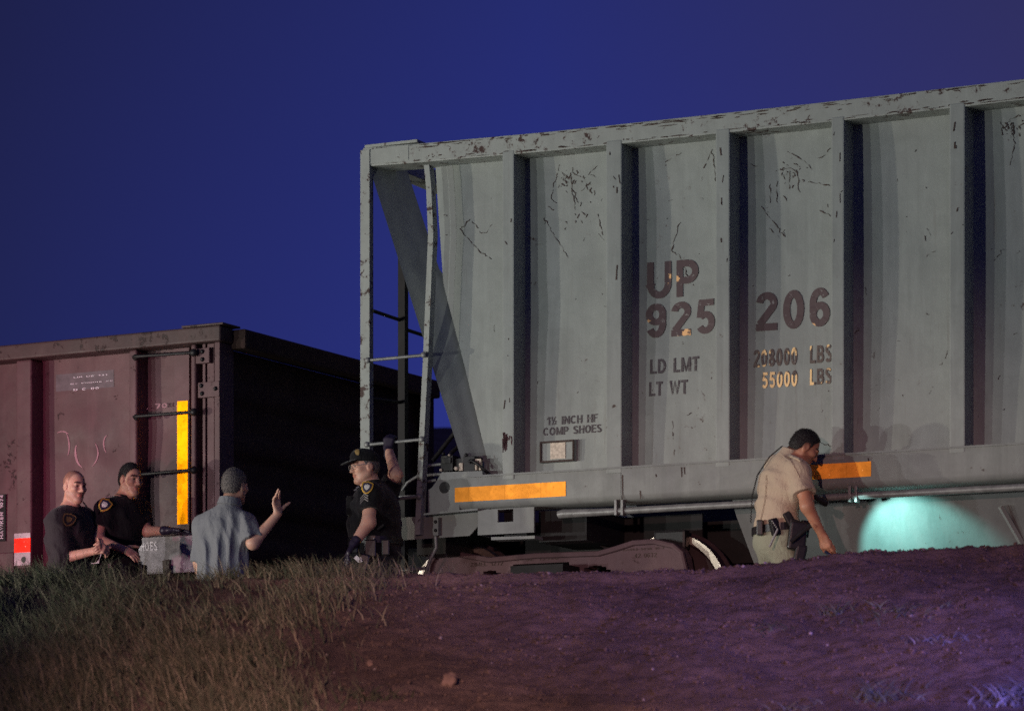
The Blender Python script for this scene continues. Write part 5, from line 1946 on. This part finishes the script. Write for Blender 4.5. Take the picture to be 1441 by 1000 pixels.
F.ell(pel - V3(0, 0, .03), (.145, .19, .14), R, .06)
F.cone(sr, sr + (er - sr) * .88, .074, .082, .03, True); F.cone(slf, slf + (el - slf) * 1.02, .072, .074, .022, True)
F.cone(nk - V3(0, 0, .05), nk + V3(.004, .003, .020), .100, .076, .02, True)
F.mesh('polo_shirt', M['polo'], pr.root, .0065, masked(folds(.014, [(58, 18, 5), (40, -14, 12), (74, 10, 16)], 24), nk[2] - .01, .22))
collar(pr, nk + V3(.004, .004, .012), V3(.12, .06, 1), .070, M['polo'], (.55, .84, 0), .046, .024)
F = Fig(); F.ell(pel - V3(0, 0, .08), (.14, .18, .14), R, .05); lg = legs(F, pel, R, 0, .005); F.mesh('trousers', M['darktr'], pr.root, .009, folds(.006, [(14, 14, 22)], 25)); shoes(pr, lg, R)
hr_ = add_hair(hc, RH, .007, .002, slim=1.02, thick=1.4).mesh('hair', M['hair_grey'], pr.root, .004, hair_noise(2))
fuzz(hr_, hc, RH, 2600, .0085, .0011, 2, M['hair_grey'])

# ---------- the sergeant at the ladder
pr = Person(526, 24.32, 1.31, 'stout man in black police uniform, cap and glasses gripping a ladder rung')
R = frame3((-.985, .10, 0)); RH = frame3((-.90, -.42, -.10), (-.03, 0, 1))
hc = pr.pt(513, 656, .0); nk = pr.pt(524, 684, .02); ch_ = pr.pt(527, 722, .02); pel = pr.pt(528, 785, .02)
slf, sr = pr.pt(521, 695, -.19), pr.pt(545, 692, .22)
el, wl = pr.pt(519, 735, -.28), pr.pt(498, 765, -.36)
er, wr = pr.pt(557, 668, .16), pr.pt(547, 634, .31)
B = Fig()
add_head(B, hc, RH, nk, 1.06, 1.14)
torso(B, pel, ch_, nk, (sr, slf), R, .19, .14, .17, .15, -.012)
B.cone(slf, el, .058, .050, .03); B.cone(el, wl, .052, .034, .03)
B.cone(sr, er, .056, .050, .03); B.cone(er, wr, .050, .034, .03)
hp = dict(curl=(1.25, 1.25, 1.25, 1.25), spread=.0, thumb=(.9, .2, .5))
add_hand(B, wr, V3(0, .1, 1), V3(.44, .9, -.1), V3(-.9, .44, 0), **hp)
add_hand(B, wl, V3(-.5, -.2, -.8), V3(.6, .3, -.5), V3(-.2, .9, -.1), (.5, .55, .6, .6), .06)
legs(B, pel, R, 0, -.02)
B.mesh('body', M['skin_light'], pr.root, .0065, tint=face_tint(hc, RH, (.35, .28, .25), .95, (.88, .62, .62)))
F = Fig(); torso(F, pel, ch_, nk, (sr, slf), R, .225, .185, .215, .195, .004, .072)
F.cone(slf, slf + (el - slf) * .58, .084, .080, .05, True); F.cone(sr, sr + (er - sr) * .75, .082, .078, .05, True)
F.cone(nk - V3(0, 0, .02), nk + V3(-.012, -.004, .035), .080, .074, .02, True)
sh = F.mesh('shirt', M['uniform'], pr.root, .007, masked(folds(.011, [(22, 5, 28), (40, 10, 14), (12, 5, 46)], 34), nk[2] + .02))
collar(pr, nk + V3(-.006, -.002, -.005), V3(-.12, -.03, 1), .072, M['uniform'], (-.985, .1, 0))
F = Fig(); F.ell(pel - V3(0, 0, .05), (.19, .215, .15), R, .05); lg = legs(F, pel, R, 0, .018); F.mesh('trousers', M['darktr'], pr.root, .009, folds(.006, [(14, 14, 22)], 35)); shoes(pr, lg, R)
hr_ = add_hair(hc, RH, .005, 0, slim=1.06).mesh('hair', M['hair_grey'], pr.root, .004, hair_noise(3))
fuzz(hr_, hc, RH, 900, .006, .0011, 3, M['hair_grey'])
# cap with a visor
F = Fig()
F.ell(hc + RH @ V3(-.012, 0, .045), (.111, .091, .088), RH, .01)
F.ell(hc + RH @ V3(.035, 0, .075), (.068, .072, .056), RH, .03)
F.half(lambda X, Y, Z: -((X - hc[0]) * RH[0, 2] + (Y - hc[1]) * RH[1, 2] + (Z - hc[2]) * RH[2, 2] - .030 - .10 * ((X - hc[0]) * RH[0, 0] + (Y - hc[1]) * RH[1, 0])))
cap = F.mesh('cap', M['uniform'], pr.root, .0055)
F = Fig(); F.ell(hc + RH @ V3(.115, 0, .040), (.078, .075, .010), RH @ np.array([[.97, 0, .24], [0, 1, 0], [-.24, 0, .97]]), .006)
F.mesh('visor', M['uniform'], cap, .005)
vc = verts_of(cap)
q = pr.pt(503, 637, -.05)
decal('badge', shield(q[0], q[2], .034, .050, .3), vc, .004, M['gold_dim'], cap, 5)
# glasses
mb = MB()
for sg in (-1, 1):
    c = hc + RH @ V3(.112, .031 * sg, -.002)
    pts = [c + RH @ V3(-.006 * abs(math.cos(t)), .024 * math.cos(t), .017 * math.sin(t)) for t in np.linspace(0, 2 * PI, 17)]
    mb.tube(pts, .0016, 5, False)
    mb.tube([hc + RH @ V3(.106, .055 * sg, .004), hc + RH @ V3(.06, .086 * sg, .008), hc + RH @ V3(-.01, .090 * sg, .010)], .002, 5)
mb.tube([hc + RH @ V3(.112, -.008, .0), hc + RH @ V3(.116, 0, .003), hc + RH @ V3(.112, .008, .0)], .0018, 5)
mb.build('glasses', M['silver'], pr.root, smooth=True)
for (w_, d_, n_, t_, cu, nm) in ((wr, V3(0, .1, 1), V3(.44, .9, -.1), V3(-.9, .44, 0), (1.25, 1.25, 1.25, 1.25), 'glove'), (wl, V3(-.5, -.2, -.8), V3(.6, .3, -.5), V3(-.2, .9, -.1), (.5, .55, .6, .6), 'glove')):
    F = Fig(); add_hand(F, w_, d_, n_, t_, cu, .0 if w_ is wr else .06, (.9, .2, .5) if w_ is wr else (.6, .75, .15), sc_=1.06, grow=.003)
    F.cone(w_ - unit(d_) * .035, w_, .038, .036, .01)
    F.mesh(nm, M['glove'], pr.root, .005)
vv = verts_of(sh)
patch(pr, vv, 516.5, 686, .088, .108, ('gold', 'navy', 'white_thread'), -.2, -.25)
mb = MB()
for i in range(3):
    a0, a1, a2 = pr.pt(507, 709.5 - i * 3.6, -.25), pr.pt(513, 702.5 - i * 3.6, -.25), pr.pt(518.5, 706 - i * 3.6, -.25)
    v = []
    for q in (a0, a1, a2):
        y_ = front_y(vv, q[0], q[2]) - .006
        v += [(q[0], y_, q[2] - .0045), (q[0], y_, q[2] + .0045)]
    mb.add(v, [(0, 2, 3, 1), (2, 4, 5, 3)])
M['grey_thread'] = plain('grey_thread', (.22, .20, .19), .8, var=.2, bmp=0)
mb.build('chevrons', M['grey_thread'], pr.root)
mb = MB()
for (x, y) in ((500, 689), (503, 685)):
    q = pr.pt(x, y, -.1); y_ = front_y(vv, q[0], q[2])
    rbox(mb, (q[0], y_ - .004, q[2]), frame3((1, .3, .6)), .022, .006, .01)
build_each(mb, 'collar_pin', M['silver'], pr.root)
q = pr.pt(492, 707, -.06)
mb = MB(); rbox(mb, pr.pt(493, 712, -.06), R, .05, .11, .14); mb.build('chest_pocket', M['uniform'], pr.root, bevel=.012)
bt = belt(pr, pel, R, .222, .202, pr.pt(528, 762)[2])
mb = MB(); rbox(mb, pel + R @ V3(.0, .235, .05), R, .09, .06, .13); rbox(mb, pel + R @ V3(.13, .19, .07), R, .06, .05, .10); rbox(mb, pel + R @ V3(-.11, .20, .06), R, .06, .05, .12)
build_each(mb, 'belt_pouch', M['leather'], bt, bevel=.01)
mb = MB(); rbox(mb, pel + R @ V3(.06, .26, -.10), frame3((-.9, 0, .2)), .08, .06, .22); mb.build('holster', M['leather'], bt, bevel=.015)
q = pr.pt(526, 757, -.28); MB().sphere(tuple(q), .008, 6).build('snap', M['silver'], bt)
q0, q1 = pr.pt(531, 745, -.26), pr.pt(540, 738, -.26); MB().tube([q0, q1], .010, 8).build('baton', M['dark_steel'], bt)
MB().tube([wl - unit(V3(-.5, -.2, -.8)) * .025 + V3(.036 * math.cos(t), -.012, .018 * math.sin(t)) for t in np.linspace(0, 2 * PI, 13)], .005, 6, False).build('watch', M['gold'], pr.root, smooth=True)
q = pr.Y
pp_ = empty('paper_slip', tuple(V3(pr.X, pr.Y, pr.zg) + pr.pt(503, 786, -.40)))
mb = MB(); rbox(mb, (0, 0, 0), frame3((.7, -.2, -.7), (0, -1, .2)), .05, .03, .004); rbox(mb, (.018, .004, -.006), frame3((.3, -.2, -.9), (0, -1, .2)), .04, .028, .004)
mb.build('sheet', M['paper'], pp_)
tag(pp_, 'crumpled white paper slip in the gloved hand of the capped officer', 'paper')

# ---------- the deputy bending at the right
pr = Person(1092, 22.90, 1.30, 'man in tan shirt and olive trousers bending down beside the grey hopper car')
R = frame3((.86, .46, -.22), (.25, .10, 1)); RP = frame3((.88, .47, 0)); RH = frame3((.86, .18, -.56), (.54, .05, .84))
hc = pr.pt(1133, 629, -.03); nk = pr.pt(1111, 641, -.01); ch_ = pr.pt(1099, 684); pel = pr.pt(1092, 750)
sr, slf = pr.pt(1124, 663, -.17), pr.pt(1092, 655, .18)
er, wr = pr.pt(1136, 712, -.26), pr.pt(1157, 752, -.22)
TA = np.array(TORCH - TDIR * .17) - V3(pr.X, pr.Y, pr.zg)
el, wl = pr.pt(1120, 706, .06), TA + V3(-.085, -.03, .02)
B = Fig()
add_head(B, hc, RH, nk, 1.0, 1.03)
torso(B, pel, ch_, nk, (sr, slf), R, .18, .10, .15, .10, -.012)
B.cone(sr, er, .054, .046, .03); B.cone(er, wr, .048, .031, .03)
B.cone(slf, el, .052, .044, .03); B.cone(el, wl, .046, .031, .03)
hd_r = (V3(.28, .05, -.95), V3(.5, .75, .25), V3(.75, -.55, .2))
add_hand(B, wr, *hd_r, curl=(.55, .62, .7, .75), spread=.04, thumb=(1.0, .18, .35), sc_=1.05)
hd_l = (V3(.9, .3, -.2), V3(.1, -.2, -.95), V3(-.3, .9, -.2))
add_hand(B, wl, *hd_l, curl=(1.3, 1.3, 1.3, 1.3), spread=.0, thumb=(.9, .2, .4))
legs(B, pel, RP, 0, -.02)
B.mesh('body', M['skin_tan'], pr.root, .0060, tint=face_tint(hc, RH, (.08, .07, .07), .9, scalp=(.14, .12, .12), sc_off=-.022))
F = Fig(); torso(F, pel + V3(0, 0, .03), ch_, nk, (sr, slf), R, .192, .126, .166, .126, .004, .060)
F.cone(sr, sr + (er - sr) * .62, .080, .080, .05, True); F.cone(slf, slf + (el - slf) * .7, .074, .070, .05, True)
F.cone(nk - V3(.012, 0, .02), nk + V3(.018, .0, .028), .078, .070, .02, True)
zb_ = pr.pt(1090, 741)[2]
F.half(lambda X, Y, Z: zb_ + .10 * X - Z + 0 * Y)
sh = F.mesh('shirt', M['tan'], pr.root, .0065, masked(folds(.011, [(14, 6, 34), (26, 8, 52), (44, 14, 14)], 44), nk[2] + .02))
collar(pr, nk + V3(.004, 0, -.006), V3(.38, .02, 1), .068, M['tan'], (.86, .46, -.2), .036)
F = Fig(); F.ell(pel - V3(0, 0, .045), (.150, .180, .17), RP, .05); lg = legs(F, pel, RP, 0, .008, .090, .07, .0)
F.mesh('trousers', M['olive'], pr.root, .0075, folds(.008, [(26, 14, 20), (16, 8, 40), (40, 20, 8)], 45)); shoes(pr, lg, RP)
hr_ = add_hair(hc, RH, .005, .004, thick=1.4).mesh('hair', M['hair_black'], pr.root, .004, hair_noise(4))
fuzz(hr_, hc, RH, 2600, .0085, .0011, 4, M['hair_black'])
vv = verts_of(sh)
pb = pel + V3(0, 0, .035)
bt = belt(pr, pb, RP, .186, .156, pb[2] - .005, .055, tilt=lambda q: .10 * q[0])
mb = MB()
rbox(mb, pb + RP @ V3(-.12, -.165, -.01) , frame3((.7, .3, .2)), .055, .05, .12)
rbox(mb, pb + RP @ V3(-.17, -.06, -.01), frame3((.3, .9, 0)), .055, .045, .11)
rbox(mb, pb + RP @ V3(.15, -.14, -.01), frame3((.8, .2, -.1)), .06, .05, .12)
build_each(mb, 'belt_pouch', M['leather'], bt, bevel=.01)
mb = MB()
c = pb + RP @ V3(.02, -.245, -.075)
rbox(mb, c, frame3((.95, .1, -.12)), .13, .06, .20)
rbox(mb, c + V3(.02, -.005, -.12), frame3((.95, .1, -.2)), .085, .05, .12)
ho = mb.build('holster', M['leather'], bt, bevel=.02, seg=3)
mb = MB()
rbox(mb, c + V3(-.055, -.005, .115), frame3((.85, .1, .5)), .055, .036, .115); rbox(mb, c + V3(-.0, -.005, .09), frame3((.9, .1, -.3)), .12, .034, .04)
mb.build('pistol_grip', M['iron'], ho, bevel=.012)
mb = MB()
for i in range(11):
    q = pr.pt(lerp(1087, 1094, i / 4) if i < 5 else lerp(1094, 1083, (i - 4) / 6), lerp(733, 744, i / 4) if i < 5 else lerp(744, 768, (i - 4) / 6), -.30)
    mb.sphere(tuple(q), .0065 if i < 5 else .008, 4)
q0, q1 = pr.pt(1094, 745, -.30), pr.pt(1083, 769, -.30); mb.tube([q0, q1], .008, 6)
mb.build('key_chain', M['silver'], bt)
MB().tube([pr.pt(1113, 762, -.27), pr.pt(1128, 749, -.29), pr.pt(1141, 739, -.30)], .016, 8).build('baton', M['leather'], bt, smooth=True)
# coiled radio cord down the back
pts = []
for i in range(330):
    u = i / 329
    x = np.interp(u, [0, .25, .55, .8, 1], [1101, 1083, 1066, 1058.5, 1056.5]); y = np.interp(u, [0, .25, .55, .8, 1], [627, 642, 668, 698, 735])
    q = pr.pt(x, y, .0)
    th = i * 0.9
    pts.append(q + V3(.0048 * math.cos(th), .0048 * math.sin(th) + .01, .0 * th))
MB().tube(pts, .0030, 5).build('radio_cord', M['iron'], pr.root, smooth=True)
for a0, a1, w0 in (((1078, 668), (1068, 738), .004), ((1100, 640), (1122, 676), .004)):
    A0, A1 = pr.pt(*a0, -.1), pr.pt(*a1, -.1)
    pts = []
    for i in range(14):
        t = i / 13; x = lerp(A0[0], A1[0], t) + .012 * math.sin(PI * t); z = lerp(A0[2], A1[2], t)
        pts.append((x, front_y(vv, x, z) + .0005, z))
    MB().tube(pts, .0028, 5).build('seam', M['tan'], pr.root, smooth=True)
decal('epaulette', [(pr.pt(x, y)[0], pr.pt(x, y)[2]) for x, y in ((1108, 640), (1126, 651), (1123, 656), (1106, 645))][::-1], vv, .006, M['tan'], pr.root, 5)
base = V3(pr.X, pr.Y, pr.zg)
# torch in his far hand, pen-like probe in the near one
def torch(name, a_, b_, ra, rb, mat, label, cat):
    o_ = empty(name, tuple(base + a_))
    d_ = unit(b_ - a_); L = np.linalg.norm(b_ - a_)
    MB().tube([V3(0, 0, 0), d_ * L * .62, d_ * L * .72, d_ * L], [ra, ra, rb, rb], 14).build('barrel', mat, o_, smooth=True)
    MB().tube([d_ * (L + .0005), d_ * (L + .006)], rb * .85, 14).build('lens', M['silver'], o_, smooth=True)
    tag(o_, label, cat)
    return o_
torch('flashlight', TA, TA + np.array(TDIR) * .165, .019, .027, M['iron'], 'black flashlight in the far hand of the bending man, lighting the car', 'flashlight')
torch('marker_pen', pr.pt(1161, 775, -.24), pr.pt(1176, 786, -.22), .010, .010, M['blue_plastic'], 'blue black pen in the lowered near hand of the bending man', 'pen')


# =================================================================== WORLD, LIGHT, CAMERA
w = bpy.data.worlds.new('World')
scene.world = w
w.use_nodes = True
nt = w.node_tree
bg = nt.nodes['Background']
sky = N(nt, 'ShaderNodeTexSky')
sky.sky_type = 'NISHITA'
sky.sun_disc = False
sky.sun_elevation = math.radians(-4.0)
sky.sun_rotation = math.radians(-35)
sky.altitude = 200
sky.air_density = 1.0
sky.dust_density = 0.5
sky.ozone_density = 4.0
# last dusk: the west glow is gone, town glow warms the right hand end of the sky a little
tcw = N(nt, 'ShaderNodeTexCoord').outputs['Generated']
sep = N(nt, 'ShaderNodeSeparateXYZ'); nt.links.new(tcw, sep.inputs[0])
hr = N(nt, 'ShaderNodeValToRGB')
er_ = hr.color_ramp.elements
er_[0].position = 0.08; er_[0].color = (0.0122, 0.0145, 0.070, 1)
er_[1].position = 0.92; er_[1].color = (0.0300, 0.0300, 0.125, 1)
em_ = er_.new(0.52); em_.color = (0.0192, 0.0262, 0.176, 1)
nt.links.new(mathn(nt, 'ADD', mathn(nt, 'MULTIPLY', sep.outputs[0], 2.6), 0.5), hr.inputs[0])
hz = ramp(nt, sep.outputs[2], 0.08, 0.30, (1.28, 1.34, 1.46, 1), (0.88, 0.84, 0.74, 1))
dusk = mix(nt, 1.0, hr.outputs[0], hz, 'MULTIPLY')
skyw = mix(nt, 1.0, sky.outputs[0], (0.03, 0.03, 0.03), 'MULTIPLY')
tot = mix(nt, 1.0, dusk, skyw, 'ADD')
nt.links.new(tot, bg.inputs['Color'])
bg.inputs['Strength'].default_value = 1.0


def spot(name, loc, aim, power, col, size_deg=60, blend=0.6, radius=0.05):
    l = bpy.data.lights.new(name, 'SPOT')
    l.energy = power; l.color = col
    l.spot_size = math.radians(size_deg); l.spot_blend = blend
    l.shadow_soft_size = radius
    o = bpy.data.objects.new(name, l)
    o.location = loc
    o.rotation_euler = (Vector(aim) - Vector(loc)).to_track_quat('-Z', 'Y').to_euler()
    COL.objects.link(o)
    return o


# vehicle spotlights out of frame to the left, on the road below the embankment
C0 = Vector((1.4, 23.6, 3.6))


def left_lamp(name, ang, dist, z, power, col, size=50):
    th = math.radians(ang)
    nx, ny = -HF.wx, -HF.wy
    d = Vector((nx * math.cos(th) - HF.ux * math.sin(th), ny * math.cos(th) - HF.uy * math.sin(th), 0))
    p = C0 + d * dist
    p.z = z
    return spot(name, p, C0 + Vector((-0.9, 0.4, 0)), power, col, size, 0.8, 0.16)


left_lamp('vehicle_spotlight', 17, 17.5, 0.88, 1800, (1.0, 1.0, 0.92), 38)
left_lamp('vehicle_spotlight', 30, 18.5, 1.22, 1650, (0.96, 1.0, 0.92), 40)
left_lamp('vehicle_spotlight', 42, 18.0, 1.50, 1950, (1.0, 0.94, 0.97), 42)
left_lamp('vehicle_spotlight', 54, 18.0, 2.05, 2900, (1.0, 0.92, 0.76), 44)
# red flasher to the left, blue flasher to the right
spot('red_flasher', (-6.4, 19.4, 1.9), (-5.4, 26.0, 2.2), 780, (1.0, 0.20, 0.42), 60, 0.9, 0.12)
spot('red_flasher', (-2.5, 5.0, 3.0), (0.2, 16.5, 0.95), 4500, (1.0, 0.58, 0.52), 30, 0.9, 0.12)
spot('blue_flasher', (6.5, 8.5, 2.8), (2.5, 16.0, 0.7), 5000, (0.25, 0.20, 1.0), 27, 0.95, 0.12)
spot('torch_beam', TORCH + TDIR * 0.012, TORCH + TDIR, 105, (0.36, 1.0, 0.92), 62, 0.46, 0.012)

spot('torch_beam', TORCH + TDIR * 0.012, HF.world(HF.at(1258, 728, 0.33)), 42, (0.55, 1.0, 0.95), 40, 1.0, 0.012)

cam = bpy.data.cameras.new('camera')
co = bpy.data.objects.new('camera', cam)
COL.objects.link(co)
co.location = (0, 0, 0)
co.rotation_euler = (math.radians(90), 0, 0)
cam.sensor_width = 36
cam.lens = 36 * FPX / 1441
cam.shift_y = (HOR - 500) / 1441
cam.clip_end = 2000
cam.dof.use_dof = True
cam.dof.focus_distance = 24.0
cam.dof.aperture_fstop = 3.0
scene.camera = co
scene.view_settings.view_transform = 'Standard'
scene.view_settings.look = 'None'
scene.view_settings.exposure = 0
scene.view_settings.gamma = 1
scene.render.engine = 'CYCLES'
scene.cycles.use_denoising = False
scene.cycles.max_bounces = 5
scene.cycles.sample_clamp_indirect = 2.0
scene.cycles.sample_clamp_direct = 6.0
